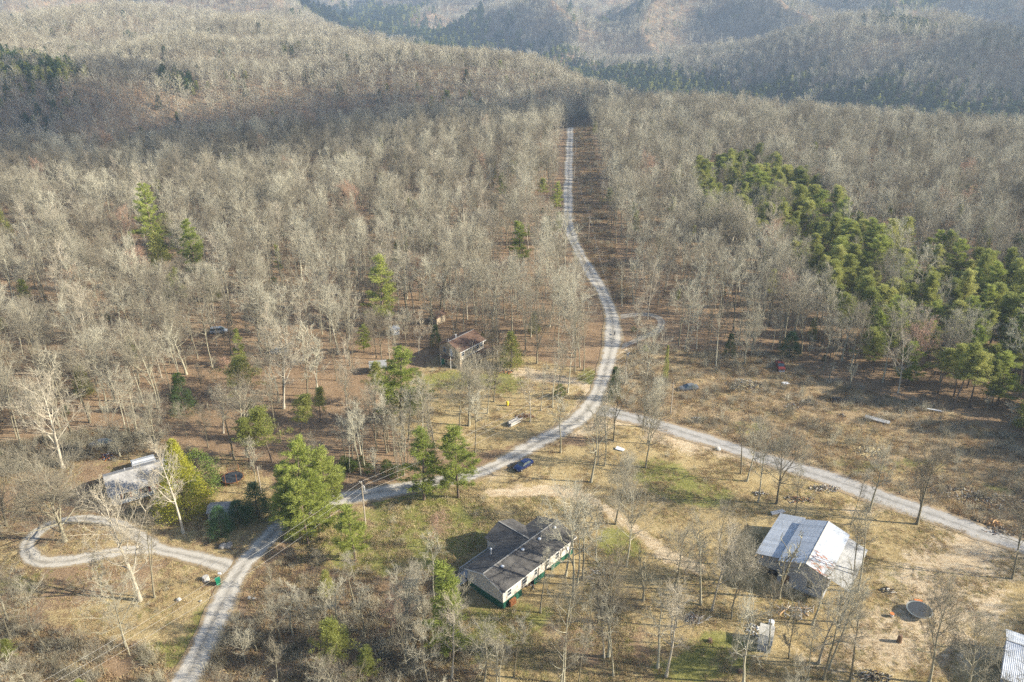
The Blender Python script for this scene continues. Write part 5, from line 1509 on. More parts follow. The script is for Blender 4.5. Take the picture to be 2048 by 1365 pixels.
# ------------------------------------------------------------------ vehicles
def wheel_mesh(r=.32, w=.21):
    t = MB(); t.tube([(0, -w / 2, 0), (0, -w / 2 + .04, 0), (0, w / 2 - .04, 0), (0, w / 2, 0)], [r * .86, r, r, r * .86], 14)
    rm = MB(); rm.tube([(0, -w / 2 - .012, 0), (0, w / 2 + .012, 0)], r * .6, 10)
    return t.mesh('tyre', M['black'], True), rm.mesh('rim', M['steel'])
TYRE, RIM = wheel_mesh()
def vehicle(name, label, loc, rz, paint, form='sedan', flat=False, bumper=None):
    o = thing(name, label, 'car' if form != 'truck' else 'truck', loc, rz)
    if form == 'sedan':
        st = [(-2.35, .62, .42, .62, .78), (-2.2, .80, .30, .66, .92), (-1.4, .88, .22, .68, .96), (0, .90, .20, .66, .92), (1.2, .88, .22, .66, .90), (1.9, .84, .26, .62, .80), (2.3, .70, .34, .56, .66)]
        cab = [(-1.75, -1.05, 1.05, .25)]; belt, top = .92, 1.42
    elif form == 'van':
        st = [(-2.3, .80, .36, .80, 1.05), (-2.15, .90, .26, .82, 1.10), (0, .93, .24, .80, 1.05), (1.2, .92, .25, .78, 1.02), (1.9, .88, .28, .74, .92), (2.35, .74, .36, .6, .74)]
        cab = [(-2.2, -1.95, 1.55, .55)]; belt, top = 1.05, 1.72
    else:
        st = [(-2.6, .88, .42, .85, 1.12), (-2.4, .92, .40, .88, 1.14), (0, .93, .38, .86, 1.12), (1.3, .92, .40, .86, 1.12), (2.2, .90, .42, .84, 1.08), (2.5, .86, .48, .78, 1.0)]
        cab = [(-.6, -.35, 1.15, .55)]; belt, top = 1.1, 1.82
    vs, fs = [], []
    for (x, w, zb, zm, zt) in st:
        vs += [(x, -w * .93, zb), (x, -w, zm), (x, -w * .94, zt - .03), (x, -w * .80, zt), (x, w * .80, zt), (x, w * .94, zt - .03), (x, w, zm), (x, w * .93, zb)]
    for i in range(len(st) - 1):
        for k in range(8):
            k2 = (k + 1) % 8
            fs.append((i * 8 + k, (i + 1) * 8 + k, (i + 1) * 8 + k2, i * 8 + k2))
    fs += [tuple(range(8)), tuple(range((len(st) - 1) * 8 + 7, (len(st) - 1) * 8 - 1, -1))]
    MB().add(vs, fs).build('body', paint, o)
    (b0, t0, b1, t1) = cab[0]
    wB, wT = .78 if form == 'sedan' else .84, .58 if form == 'sedan' else .72
    q = [(b0, -wB, belt - .03), (b1, -wB, belt - .03), (b1, wB, belt - .03), (b0, wB, belt - .03), (t0, -wT, top - .05), (t1, -wT, top - .05), (t1, wT, top - .05), (t0, wT, top - .05)]
    MB().add(q, [(0, 1, 5, 4), (1, 2, 6, 5), (2, 3, 7, 6), (3, 0, 4, 7), (4, 5, 6, 7)]).build('windows', M['car_glass'], o)
    MB().slab([(t0 - .06, -wT - .02, top), (t1 + .06, -wT - .02, top), (t1 + .06, wT + .02, top), (t0 - .06, wT + .02, top)], .05).build('roof', paint, o)
    for s in (-1, 1):
        for (pb, pt) in ((b0, t0), (b1, t1), ((b0 + b1) / 2, (t0 + t1) / 2)):
            MB().tube([(pb, s * (wB + .008), belt - .03), (pt, s * (wT + .008), top - .03)], .035, 5).build('pillar', paint, o)
        box_part('headlight', M['lamp'], o, st[-1][0] - .12, st[-1][0] + .02, s * .52 - .14, s * .52 + .14, st[-1][3] - .06, st[-1][3] + .08)
        box_part('taillight', M['tail'], o, st[0][0] - .02, st[0][0] + .1, s * .5 - .13, s * .5 + .13, st[0][3] - .02, st[0][3] + .12)
        box_part('mirror', paint, o, b1 - .35, b1 - .2, s * .98 - .08, s * .98 + .08, belt, belt + .13)
        for x_ in (-1.42, 1.42):
            w_ = link('wheel', None, o, (x_, s * .80, .10 if flat else .32))
            link('tyre', TYRE, w_); link('rim', RIM, w_)
    fx = st[-1][0]
    box_part('bumper', bumper or M['black'], o, fx - .05, fx + .12, -.75, .75, .36, .56)
    box_part('grille', M['black'], o, fx - .02, fx + .025, -.38, .38, .57, .72)
    box_part('bumper', bumper or M['black'], o, st[0][0] - .1, st[0][0] + .05, -.72, .72, .38, .56)
    if form == 'truck':
        box_part('bed', M['dark'], o, -2.45, -.75, -.72, .72, 1.135, 1.15)
    return o
a_, b_ = G(1026, 947), G(1061, 927)
c_ = (a_ + b_) / 2
vehicle('parked_car', 'dark blue sedan parked at the edge of the gravel road', (c_[0] + .3, c_[1] + .2, c_[2] + .10), math.atan2(b_[1] - a_[1], b_[0] - a_[0]) + math.pi, M['blue_paint'])
g = G(1562, 741); vehicle('red_truck', 'old red truck facing out of the pines with white front bumper', (g[0], g[1] + 1, g[2]), R(-97), M['red_paint'], 'truck', False, M['white_paint'])
g = G(1377, 779); vehicle('grey_car', 'abandoned grey car sunk in the weeds of the field', (g[0], g[1], g[2] - .1), R(190), M['grey_paint'], 'sedan', True)
g = G(438, 666); vehicle('silver_van', 'pale silver van parked among the trunks in the left woods', (g[0], g[1], g[2]), R(8), M['silver_paint'], 'van')
g = G(202, 891); vehicle('silver_wreck', 'silver-blue wrecked car in the brush behind the left yard', (g[0], g[1], g[2] - .1), R(195), M['grey_paint'], 'sedan', True)
g = G(560, 706); vehicle('pale_wreck', 'derelict light car between trees in the open leafy woods', (g[0], g[1], g[2] - .1), R(5), M['silver_paint'], 'sedan', True)

# ------------------------------------------------------------------ trampolines
def ring(mb, r, z, rad, n=28):
    p = [(math.cos(2 * math.pi * k / n) * r, math.sin(2 * math.pi * k / n) * r, z) for k in range(n + 1)]
    return mb.tube(p, rad, 6, False)
g = G(1837, 1224, .9)
tr = thing('trampoline', 'round black trampoline with pale steel rim on the sandy yard', 'trampoline', (63.9, 95.4, Z1(64, 95)))
ring(MB(), 1.9, .9, .04).build('rim', M['steel'], tr)
ring(MB(), 1.78, .895, .05).build('spring_pad', mat('pad', (0.20, 0.24, 0.22), (0.13, 0.15, 0.14), 5, .7), tr)
MB().lathe([(1.74, .862), (1.74, .885)], 28).build('jumping_mat', M['net'], tr)
for k in range(4):
    a = k * math.pi / 2 + .3
    MB().tube([(math.cos(a - .3) * 1.88, math.sin(a - .3) * 1.88, .88), (math.cos(a - .3) * 1.88, math.sin(a - .3) * 1.88, -.05), (math.cos(a + .3) * 1.88, math.sin(a + .3) * 1.88, -.05), (math.cos(a + .3) * 1.88, math.sin(a + .3) * 1.88, .88)], .025, 6).build('leg', M['steel'], tr)
g = G(466, 962)
t2 = thing('ringed_trampoline', 'black trampoline with rusty orange enclosure posts behind the spruces', 'trampoline', (g[0], g[1], g[2]))
ring(MB(), 2.1, .85, .05).build('rim', M['rusty_steel'], t2)
MB().lathe([(2.0, .82), (2.0, .845)], 24).build('jumping_mat', M['net'], t2)
for k in range(6):
    a = k * math.pi / 3 + .2
    x_, y_ = math.cos(a) * 2.12, math.sin(a) * 2.12
    MB().tube([(x_, y_, -.1), (x_, y_, 2.6)], .055, 6).build('enclosure_post', M['rusty_steel'], t2)
    MB().tube([(x_ * .98, y_ * .98, .84), (x_ * .98, y_ * .98, -.1)], .03, 6).build('leg', M['steel'], t2)

# ------------------------------------------------------------------ utility poles and wires
poles = {}
def pole(px_, py_, h, label, arm=True, can=True):
    g = G(px_, py_)
    o = thing('utility_pole', label, 'utility pole', tuple(g), R(35), 'utility poles along the road')
    MB().lathe([(.16, -.5), (.15, 0), (.10, h)], 8).build('shaft', M['pole_wood'], o)
    if arm:
        box_part('crossarm', M['pole_wood'], o, -.06, .06, -.9, .9, h - .55, h - .42)
        for y_ in (-.8, 0, .8): MB().lathe([(.04, 0), (.06, .06), (.03, .16)], 6, (0, y_, h - .42 if y_ else h)).build('insulator', M['lamp'], o)
    if can: MB().lathe([(.2, 0), (.24, .05), (.24, .75), (.12, .85)], 10, (.32, 0, h - 1.9)).build('transformer', M['steel'], o)
    return g + np.array([0, 0, h])
pa = pole(731, 1049, 9.3, 'grey utility pole with transformer beside the road near the open-crowned pine')
pb = pole(1250, 771, 9.6, 'utility pole with transformer beside the road fork')
pc = pole(1341, 829, 8.3, 'plain bare utility pole standing in the weedy field', False, False)
pf = pole(523, 990, 6.5, 'short plain pole between the trampoline and the roadside pines', False, False)
pd = pole(1177, 480, 9, 'utility pole in the cleared strip nearest the road bend', True, False)
pe_ = pole(1148, 372, 9, 'utility pole halfway along the cleared strip', True, False)
pg = pole(1150, 307, 9, 'utility pole near the far end of the cleared strip', True, False)
pz = np.array([-66.0, 66.0, 9.0])
ph = G(90, 1480) + np.array([0, 0, 9.0])
def wire(a, b, sag, label, dz=0.0, off=0.0, r=.014):
    a = np.array(a) + np.array([off * .57, -off * .82, dz]); b = np.array(b) + np.array([off * .57, -off * .82, dz])
    p = [a + (b - a) * t - np.array([0, 0, 4 * sag * t * (1 - t)]) for t in np.linspace(0, 1, 15)]
    o = MB().tube(p, r, 4, False).build('power_line', M['wire'])
    tag(o, label, 'cable', 'power lines')
for dz, off, s_, w_ in ((.12, 0, 1.0, 'top wire'), (-.3, .8, 1.2, 'crossarm wire'), (-2.2, 0, 1.5, 'low service cable')):
    wire(ph, pa, s_, w_ + ' from the roadside transformer pole down over the gravel road', dz, off)
    wire(pa, pb, s_ * 1.5, w_ + ' between the two transformer poles along the road', dz, off)
    if dz > -1:
        wire(pb, pd, s_ * 2, w_ + ' from the fork pole up to the cleared strip', dz, off)
        wire(pd, pe_, s_ * 2, w_ + ' along the lower part of the cleared strip', dz, off)
        wire(pe_, pg, s_ * 2, w_ + ' along the upper part of the cleared strip', dz, off)
wire(pb, pc, .8, 'service cable from the fork pole to the plain pole in the field', -.3)

# ------------------------------------------------------------------ small things
def rock_mesh(seed, sx, sy, sz, m):
    r = np.random.default_rng(seed)
    import bmesh
    b = bmesh.new()
    bmesh.ops.create_icosphere(b, subdivisions=2, radius=1)
    for v in b.verts:
        k = 1 + .22 * math.sin(v.co.x * 3.1 + seed) * math.cos(v.co.y * 2.7) + r.normal(0, .06)
        v.co = Vector((v.co.x * sx * k, v.co.y * sy * k, v.co.z * sz * k))
    me = bpy.data.meshes.new('rock'); b.to_mesh(me); b.free(); me.materials.append(m)
    return me
for i, (px_, py_, s, lab, m) in enumerate([(447, 1095, .85, 'grey boulder on the lawn beside the gravel road, left of a pair', M['rock']), (458, 1094, .95, 'brownish boulder on the lawn beside the gravel road, right of a pair', M['rock']), (358, 1201, .5, 'pale stone alone on the lawn below the driveway', M['pale_rock']), (401, 1203, .25, 'small dark stone on the lawn near the road', M['rock']), (499, 1197, .35, 'pale block in the grass across the road from the driveway', M['pale_rock']), (508, 1198, .3, 'second pale block in the grass across the road', M['pale_rock']), (1437, 900, .6, 'pale stone on the ground between the two roads', M['pale_rock'])]):
    g = G(px_, py_)
    tag(link('boulder', rock_mesh(i, s, s * .8, s * .65, m), None, (g[0], g[1], g[2] + s * .25), i * 1.3), lab, 'rock')
g = G(437, 1169)
bn_ = thing('trash_bin', 'green wheeled trash bin at the driveway mouth', 'trash bin', tuple(g), .5)
MB().add([(-.3, -.34, .08), (.3, -.34, .08), (.3, .34, .08), (-.3, .34, .08), (-.36, -.42, 1.05), (.36, -.42, 1.05), (.36, .42, 1.05), (-.36, .42, 1.05)], [(0, 3, 2, 1), (4, 5, 6, 7), (0, 1, 5, 4), (1, 2, 6, 5), (2, 3, 7, 6), (3, 0, 4, 7)]).build('tub', M['green_bin'], bn_)
MB().slab([(-.4, -.46, 1.07), (.4, -.46, 1.07), (.4, .46, 1.14), (-.4, .46, 1.14)], .05).build('lid', M['green_bin'], bn_)
for s in (-1, 1): MB().tube([(s * .3, .36, .13), (s * .36, .36, .13)], .13, 10).build('wheel', M['black'], bn_)
g = G(441, 1158)
mbx = thing('mailbox', 'white mailbox on a post beside the green trash bin', 'mailbox', tuple(g))
box_part('post', M['pole_wood'], mbx, -.05, .05, -.05, .05, -.3, 1.0)
MB().prism([(-.13, 1.0), (.13, 1.0), (.13, 1.2), (.08, 1.27), (-.08, 1.27), (-.13, 1.2)], -.26, .26, 'x').build('box', M['white_paint'], mbx)
g = G(886, 728)
gb = thing('green_bin', 'bright green bin against the dark wall of the brown house', 'trash bin', tuple(g), .3)
MB().add([(-.35, -.35, 0), (.35, -.35, 0), (.35, .35, 0), (-.35, .35, 0), (-.42, -.45, 1.1), (.42, -.45, 1.1), (.42, .45, 1.1), (-.42, .45, 1.1)], [(0, 3, 2, 1), (4, 5, 6, 7), (0, 1, 5, 4), (1, 2, 6, 5), (2, 3, 7, 6), (3, 0, 4, 7)]).build('tub', M['green_bin'], gb)
MB().slab([(-.46, -.5, 1.12), (.46, -.5, 1.12), (.46, .5, 1.18), (-.46, .5, 1.18)], .05).build('lid', M['green_bin'], gb)
g = G(1783, 1233)
bk = thing('bucket', 'white bucket with red band on the sand beside the trampoline', 'bucket', tuple(g))
MB().lathe([(.26, 0), (.32, .55)], 12).build('body', M['white_paint'], bk); MB().lathe([(.33, .5), (.33, .6)], 12).build('rim', M['orange'], bk)
g = G(1836, 1204)
tag(MB().slab([(-.6, -.18, .32), (.6, -.18, .32), (.6, .18, .36), (-.6, .18, .36)], .3).build('orange_toy', M['orange'], None, (g[0], g[1], g[2]), -.25), 'orange plastic toy lying behind the black trampoline', 'toy')
g = G(1798, 1284)
st_ = tag(MB().lathe([(.42, -.2), (.36, .3), (.34, 1.0), (.28, 1.3), (.2, 1.32)], 9).build('tree_stump', M['brown_wood'], None, tuple(g)), 'tall dark stump on the sand below the trampoline', 'stump')
g = G(412, 1160)
tag(MB().lathe([(.75, -.2), (.6, .25), (.52, .7), (.45, .72)], 10).build('tree_stump', M['log'], None, tuple(g)), 'broad rotten stump on the lawn near the green bin', 'stump')
for (px_, py_, lab) in ((1480, 1345, 'low cut stump in the grass below the small shed'), (1420, 1283, 'dark cut stump left of the small shed'), (1050, 927, 'dark stump by the road behind the blue car')):
    g = G(px_, py_)
    tag(MB().lathe([(.4, -.2), (.34, .3), (.3, .5)], 9).build('tree_stump', M['brown_wood'], None, tuple(g)), lab, 'stump')
g = G(1015, 812)
tag(MB().lathe([(.1, 0), (.3, .2), (.32, .9), (.2, 1.2)], 8).build('yellow_toy', M['yellow'], None, tuple(g)), 'yellow toy on the leafy slope by a small tree', 'toy')
# sheet of roofing tossed in the field, white gutter piece
g = G(1754, 843)
tag(MB().slab([(-2.6, -.7, .5), (2.6, -.5, .35), (2.6, .6, .55), (-2.6, .7, .6)], .06).build('metal_sheet', M['old_metal'], None, tuple(g), -.55), 'long grey metal sheet lying in the weedy field', 'metal sheet')
g = G(1868, 823)
tag(MB().slab([(-1.6, -.22, .5), (1.6, -.3, .4), (1.6, .2, .4), (-1.6, .25, .5)], .1).build('white_plank', M['white_paint'], None, tuple(g), -.3), 'short white plank at the shaded back of the field', 'plank')
g = G(1571, 768)
tag(MB().slab([(-.8, -.6, .25), (.8, -.5, .2), (.8, .5, .25), (-.8, .6, .3)], .1).build('white_board', M['white_paint'], None, tuple(g), .2), 'pale board on the ground before the red truck', 'board')
g = G(1240, 900)
tag(MB().slab([(-.9, -.5, .25), (.9, -.4, .2), (.9, .4, .3), (-.9, .5, .4)], .12).build('white_tarp', M['white_paint'], None, tuple(g), -.5), 'crumpled white sheet lying between the two roads', 'tarp')
g = G(1555, 1027)
tag(MB().slab([(-1.5, -.45, .4), (1.5, -.45, .3), (1.4, .45, .3), (-1.3, .45, .4)], .15).build('grey_board', M['grey_wood'], None, tuple(g), .35), 'grey flat board lying behind the barn', 'board')
# logs by the brown house slope
g = G(1028, 846)
lp = thing('log_pile', 'pile of pale cut logs on the leafy slope beside the road', 'log pile', tuple(g), .75)
for i in range(7):
    y_ = (i % 4) * .5 - .8; z_ = .22 + (i // 4) * .4; a = random.uniform(-.15, .15)
    MB().tube([(-1.6 + random.uniform(-.3, .3), y_ - a, z_), (1.5 + random.uniform(-.4, .4), y_ + a, z_ + random.uniform(0, .25))], [.22, .18], 8).build('log', M['log'], lp)
g = G(1975, 1044)
wp = thing('firewood_pile', 'heap of orange split firewood beside the right-hand road', 'firewood', tuple(g), -.5)
lm = MB().prism([(-.16, 0), (.16, 0), (0, .27)], -.32, .32, 'x').mesh('split_log', M['fresh_wood'])
for i in range(90):
    r_ = random.random() ** .6; a = random.uniform(0, 6.28)
    o = link('split_log', lm, wp, (math.cos(a) * r_ * 2.6, math.sin(a) * r_ * 1.1, .02 + (1 - r_) * random.uniform(.1, .8)))
    o.rotation_euler = (random.uniform(-.6, .6), random.uniform(-.5, .5), random.uniform(0, 6.28))

def pile(px_, py_, rx_, ry_, h, n, mats, label, name='debris_pile', seed=0, long=1.0, big=.24):
    """heap of odd boards, blocks and sticks, joined: none of them shows singly"""
    r = np.random.default_rng(seed)
    g = G(px_, py_)
    vs, fs, fm = [], [], []
    for i in range(n):
        rr = r.uniform() ** .6; a = r.uniform(0, 6.28)
        c = np.array([math.cos(a) * rr * rx_, math.sin(a) * rr * ry_, .05 + (1 - rr) * h * r.uniform(.2, 1)])
        d = np.array([r.uniform(.5, 2.2) * long, r.uniform(.10, .3), r.uniform(.06, .2)]) * big if r.uniform() < .75 else np.array([r.uniform(.3, .8), r.uniform(.25, .7), r.uniform(.15, .4)]) * big
        m3 = np.array(Matrix.Rotation(r.uniform(0, 6.28), 3, 'Z') @ Matrix.Rotation(r.normal(0, .4), 3, 'Y') @ Matrix.Rotation(r.normal(0, .4), 3, 'X'))
        q = np.array([(x, y, z_) for z_ in (-1, 1) for x, y in ((-1, -1), (1, -1), (1, 1), (-1, 1))]) * d * r.uniform(.7, 1.2, (8, 3))
        vs.append(q @ m3.T + c)
        fs.append(np.array([(0, 3, 2, 1), (4, 5, 6, 7), (0, 1, 5, 4), (1, 2, 6, 5), (2, 3, 7, 6), (3, 0, 4, 7)]) + 8 * i)
        fm += [r.integers(0, len(mats))] * 6
    me = mesh_np(name, np.concatenate(vs), np.concatenate(fs), mats, fm)
    return tag(link(name, me, None, tuple(g)), label, 'debris')
DM = [M['grey_wood'], M['rock'], M['brown_wood'], M['bark'], M['dark'], M['twig'], M['pine_bark']]
pile(1490, 772, 4.5, 3.5, 1.6, 260, [M['log'], M['twig'], M['straw'], M['brown_wood'], M['bark']], 'big heap of pale brush and rubble in the weedy field', 'brush_heap', 1, 1.6)
pile(1618, 806, 2.0, 1.6, .9, 90, [M['dark'], M['black'], M['log']], 'dark heap of scrap with a pale bit in the field', seed=2)
pile(1675, 801, 2.2, 1.4, .7, 80, [M['dark'], M['brown_wood'], M['rock']], 'low dark mound of scrap near the pine edge of the field', seed=3)
pile(1585, 813, 2.2, 1.8, .6, 80, DM, 'scattered grey rubble beside the dark scrap heap', seed=4)
pile(1684, 832, .9, .7, .5, 30, DM, 'little heap of junk above the long metal sheet', seed=5)
pile(1650, 978, 3.2, 1.2, .7, 130, [M['log'], M['rock'], M['brown_wood'], M['bark']], 'row of stones and cut wood along the near side of the right-hand road', 'stone_row', 6)
pile(1600, 1000, 3.0, 1.3, .5, 90, [M['brown_wood'], M['rusty_steel'], M['dark'], M['rock']], 'reddish scrap pile behind the barn', seed=7)
pile(1520, 988, 1.6, .8, .4, 45, DM, 'small scatter of junk between two roadside trees', seed=8)
pile(1392, 1240, 1.8, 1.2, .8, 60, [M['grey_wood'], M['log'], M['brown_wood']], 'pile of broken branches and boards left of the small shed', seed=9, long=1.8)
pile(1775, 1183, 1.3, .8, .5, 35, [M['dark'], M['black'], M['pale_rock']], 'black scrap heap on the sand above the trampoline', seed=10)
pile(1745, 1355, 3.0, 1.4, .6, 120, DM, 'scatter of pale rubble at the foot of the sandy yard', seed=11)
pile(1905, 985, 6.0, 2.2, .8, 200, [M['grey_wood'], M['rock'], M['bark'], M['dark'], M['twig'], M['brown_wood'], M['rust_weed']], 'long strewn line of rubbish and branches above the right-hand road', 'rubbish_line', 12)
pile(1990, 1005, 7.0, 3.0, 1.0, 260, [M['grey_wood'], M['rock'], M['dark'], M['bark'], M['brown_wood'], M['rust_weed'], M['pine_bark']], 'grey spread of rubbish and brush at the far end of the field', 'rubbish_line', 13)
pile(2010, 1062, 4.0, 1.6, .7, 100, [M['brown_wood'], M['rock'], M['dark']], 'dark brush row beside the firewood heap', seed=14)
pile(1740, 905, 4.0, 2.6, .5, 140, [M['straw'], M['straw'], M['twig']], 'spread of pale dead stalks and sticks in mid field', 'stalk_heap', 15, 1.8, .25)
pile(1400, 838, 2.0, .8, .4, 50, DM, 'litter on the road bank below the plain pole', seed=16)
pile(215, 915, 2.2, 1.4, .7, 55, [M['shutter'], M['white_paint'], M['blue_paint'], M['grey_wood'], M['orange']], 'colourful junk heap in the brush behind the left yard', seed=17)
pile(350, 634, 2.5, 1.0, .8, 28, [M['white_paint'], M['orange'], M['white_paint']], 'white and orange junk in the left woods', seed=18)
pile(1050, 833, 2.2, 1.0, .5, 70, [M['brown_wood'], M['rusty_steel'], M['rock']], 'ring of brown scrap beside the log pile', seed=19)
pile(1010, 745, 2.0, 1.0, .6, 30, [M['fresh_wood'], M['orange'], M['dark']], 'clutter on the ground right of the brown house', seed=20)
pile(1510, 1262, 1.6, 1.6, .9, 60, [M['grey_wood'], M['pale_rock'], M['dark'], M['white_paint']], 'pale junk piled against the small shed', seed=21)
pile(1180, 1148, 3.0, 1.5, .5, 50, [M['grey_wood'], M['bark'], M['brown_wood']], 'boards scattered under the trees beside the mobile home', seed=22, long=2.0)
pile(1048, 1168, 2.6, 1.0, .5, 50, [M['grey_wood'], M['brown_wood'], M['dark']], 'planks pulled out from under the mobile home', seed=23, long=1.8)
pile(1590, 1225, 3.0, 1.4, .4, 60, [M['grey_wood'], M['log'], M['fresh_wood']], 'long boards lying below the barn wall', seed=24, long=2.6)
g = G(300, 935)
bs = thing('back_deck', 'weathered deck with rails behind the grey-roofed house', 'deck', (-72.0, 135.5, 0.0), .5)
for i in range(8): box_part('deck_board', M['grey_wood'], bs, 0, 3.4, i * .3, i * .3 + .27, .5, .55)
for x_, y_ in ((0, 0), (3.3, 0), (0, 2.3), (3.3, 2.3)): box_part('post', M['grey_wood'], bs, x_, x_ + .1, y_, y_ + .1, -.4, 1.5)
for y_ in (.02, 2.32): box_part('rail', M['grey_wood'], bs, 0, 3.4, y_, y_ + .06, 1.45, 1.52)

# black dog on the road
def dog(px_, py_):
    g = G(px_, py_)
    me = bpy.data.meshes.new('dog')
    v = [(0, 0, .55), (.32, 0, .58), (.48, 0, .76), (.62, 0, .80), (.78, 0, .76), (-.35, 0, .56), (-.48, 0, .62), (-.66, 0, .74), (.30, .10, .30), (.30, .10, .02), (.30, -.10, .30), (.36, -.10, .02), (-.32, .10, .36), (-.42, .10, .20), (-.38, .10, .02), (-.32, -.10, .36), (-.36, -.10, .20), (-.30, -.10, .02), (.60, .07, .90), (.60, -.07, .90)]
    e = [(0, 1), (1, 2), (2, 3), (3, 4), (0, 5), (5, 6), (6, 7), (1, 8), (8, 9), (1, 10), (10, 11), (5, 12), (12, 13), (13, 14), (5, 15), (15, 16), (16, 17), (3, 18), (3, 19)]
    rr = [.15, .17, .10, .10, .05, .13, .06, .025, .055, .035, .055, .035, .075, .04, .035, .075, .04, .035, .025, .025]
    me.from_pydata(v, e, [])
    me.materials.append(M['fur'])
    o = link('dog', me, None, (g[0], g[1], g[2] + .1), R(75))
    o.modifiers.new('skin', 'SKIN')
    for d, q in zip(me.skin_vertices[0].data, rr): d.radius = (q, q)
    me.skin_vertices[0].data[0].use_root = True
    o.modifiers.new('smooth', 'SUBSURF').levels = 1
    o.modifiers['smooth'].render_levels = 1
    tag(o, 'black dog standing on the gravel road by the turn-out', 'dog')
dog(1229, 671)

# ------------------------------------------------------------------ grass, weeds and brush on the open ground
def tuft(seed, n, h, lean, w, rad):
    r = np.random.default_rng(seed)
    c = np.stack([r.normal(0, rad, n), r.normal(0, rad, n), np.zeros(n) - .03], 1)
    d = norm_rows(np.stack([r.normal(0, lean, n), r.normal(0, lean, n), np.ones(n)], 1))
    return blades(c, d, r.uniform(.5, 1, n) * h, np.full(n, w), r)
def twiggy(seed, n, h):
    r = np.random.default_rng(seed)
    S = []
    for i in range(n):
        p = np.array([r.normal(0, .35), r.normal(0, .35), 0])
        d = unit(np.array([r.normal(0, .5), r.normal(0, .5), 1]))
        e = p + d * h * r.uniform(.5, 1)
        S.append((*p, *e, .014, .008))
        for k in range(4):
            q = p + (e - p) * r.uniform(.35, 1)
            S.append((*q, *(q + unit(d + r.normal(0, .6, 3)) * h * .3), .009, .005))
    return segs_mesh(S, 3)
tm = [mesh_np('straw_tuft', *tuft(1, 40, .5, 1.0, .05, .3), M['straw']), mesh_np('straw_tuft', *tuft(2, 40, .75, .9, .055, .4), M['straw']),
      mesh_np('weed', *tuft(3, 36, 1.0, .8, .06, .45), M['rust_weed']), mesh_np('weed', *tuft(4, 36, .65, 1.0, .06, .45), M['rust_weed']),
      mesh_np('grass', *tuft(5, 45, .32, 1.0, .05, .35), M['green_grass']), mesh_np('brush', *twiggy(6, 26, 1.7), M['twig']), mesh_np('brush', *twiggy(7, 30, 2.4), M['bark'])]
ct = proto_coll('ground_plants', tm)
def field(name, poly, n, weights, smin, smax, label, cat, thr=-1.0, wl=14, xr=(-140, 190), yr=(55, 260), off=3.0, o=0):
    p = np.stack([rng.uniform(*xr, n), rng.uniform(*yr, n)], 1)
    zz = Z(p[:, 0], p[:, 1])
    qx, qy, qf = proj(p[:, 0], p[:, 1], zz)
    ok = in_poly(qx, qy, poly) & (road_dist(p[:, 0], p[:, 1], list(PATHS)) > off)
    wv = waves(p[:, 0], p[:, 1], wl, 5, o)
    ok &= wv + rng.normal(0, .25, n) > thr
    for (bx, by, br) in BUILD: ok &= np.hypot(p[:, 0] - bx, p[:, 1] - by) > br * .62
    p = p[ok]; zz = zz[ok]; k = len(p)
    s = rng.uniform(smin, smax, k)
    scatter(name, ct, np.stack([p[:, 0], p[:, 1], zz], 1), rng.uniform(0, 6.28, k), np.stack([s, s, s], 1), rng.choice(7, k, p=np.array(weights) / sum(weights)), label, cat)
field('field_weeds', A_FIELD, 85000, [2.4, 2.4, 5, 4.5, .8, 1.5, .5], .6, 1.25, 'tall dead weeds and straw filling the rough field', 'weeds', -.6, 13, o=3)
field('bank_grass', [(450, 1260), (500, 1165), (570, 1110), (690, 1150), (800, 1140), (880, 1150), (880, 1185), (700, 1195), (520, 1240)], 9000, [2.5, 1.5, 1.5, 2, .8, .3, .1], .5, 1.0, 'tan grass and weeds on the bank right of the lower road', 'grass', -.3, 10, (-60, 0), (90, 125), 2.4, 14)
field('home_lawn', [(560, 1075), (700, 1020), (960, 965), (1100, 990), (1190, 1080), (1280, 1250), (1250, 1380), (960, 1380), (930, 1260), (880, 1150), (700, 1150), (600, 1125)], 60000, [3, 1.2, .3, .4, 4, .05, 0], .5, 1.0, 'tufted yellow-green grass around the mobile home', 'grass', -.1, 9, (-70, 40), (70, 150), 1.5, 11)
field('yard_grass', [(1200, 1000), (1500, 900), (1760, 1000), (2050, 1100), (2100, 1400), (1200, 1400)], 50000, [2.2, .5, .3, .6, 1.5, .02, 0], .4, .8, 'short dry grass tufts in the barn yard', 'grass', .1, 11, (0, 110), (70, 150), 1.5, 17)
field('left_grass', A_LEFT, 40000, [2.5, .6, .6, .8, 1.6, .05, 0], .35, .75, 'short dry grass in the left yard', 'grass', .0, 10, (-120, -20), (70, 160), 1.6, 21)
field('slope_weeds', A_BROWN, 14000, [2, .5, 1, 1.5, 1.5, .2, 0], .4, .8, 'dry grass and leaves below the brown house', 'grass', .0, 10, (-60, 30), (140, 210), 2.2, 24)
field('verge_weeds', [(1000, 900), (1150, 830), (1240, 815), (1500, 905), (1500, 1000), (1200, 1000), (1000, 990)], 16000, [2, .6, 1.2, 1.5, .8, .15, 0], .4, .8, 'sparse weeds on the ground between the two roads', 'weeds', .1, 9, (-10, 70), (110, 180), 1.5, 28)
field('strip_weeds', A_STRIP, 26000, [.6, .3, 2, 2, .6, .4, .2], .6, 1.1, 'rusty weeds in the cleared power-line strip', 'weeds', -.3, 12, (10, 60), (190, 540), 2.5, 33)
thk = [(430, 1270), (520, 1235), (700, 1190), (880, 1180), (935, 1270), (960, 1380), (360, 1380)]
field('thicket_brush', thk, 15000, [3, 2.5, 2.5, 2, .4, .9, .3], .7, 1.3, 'tangled dead brush of the thicket beside the lower road', 'brush', -.5, 12, (-80, 10), (70, 125), 2.4, 2)
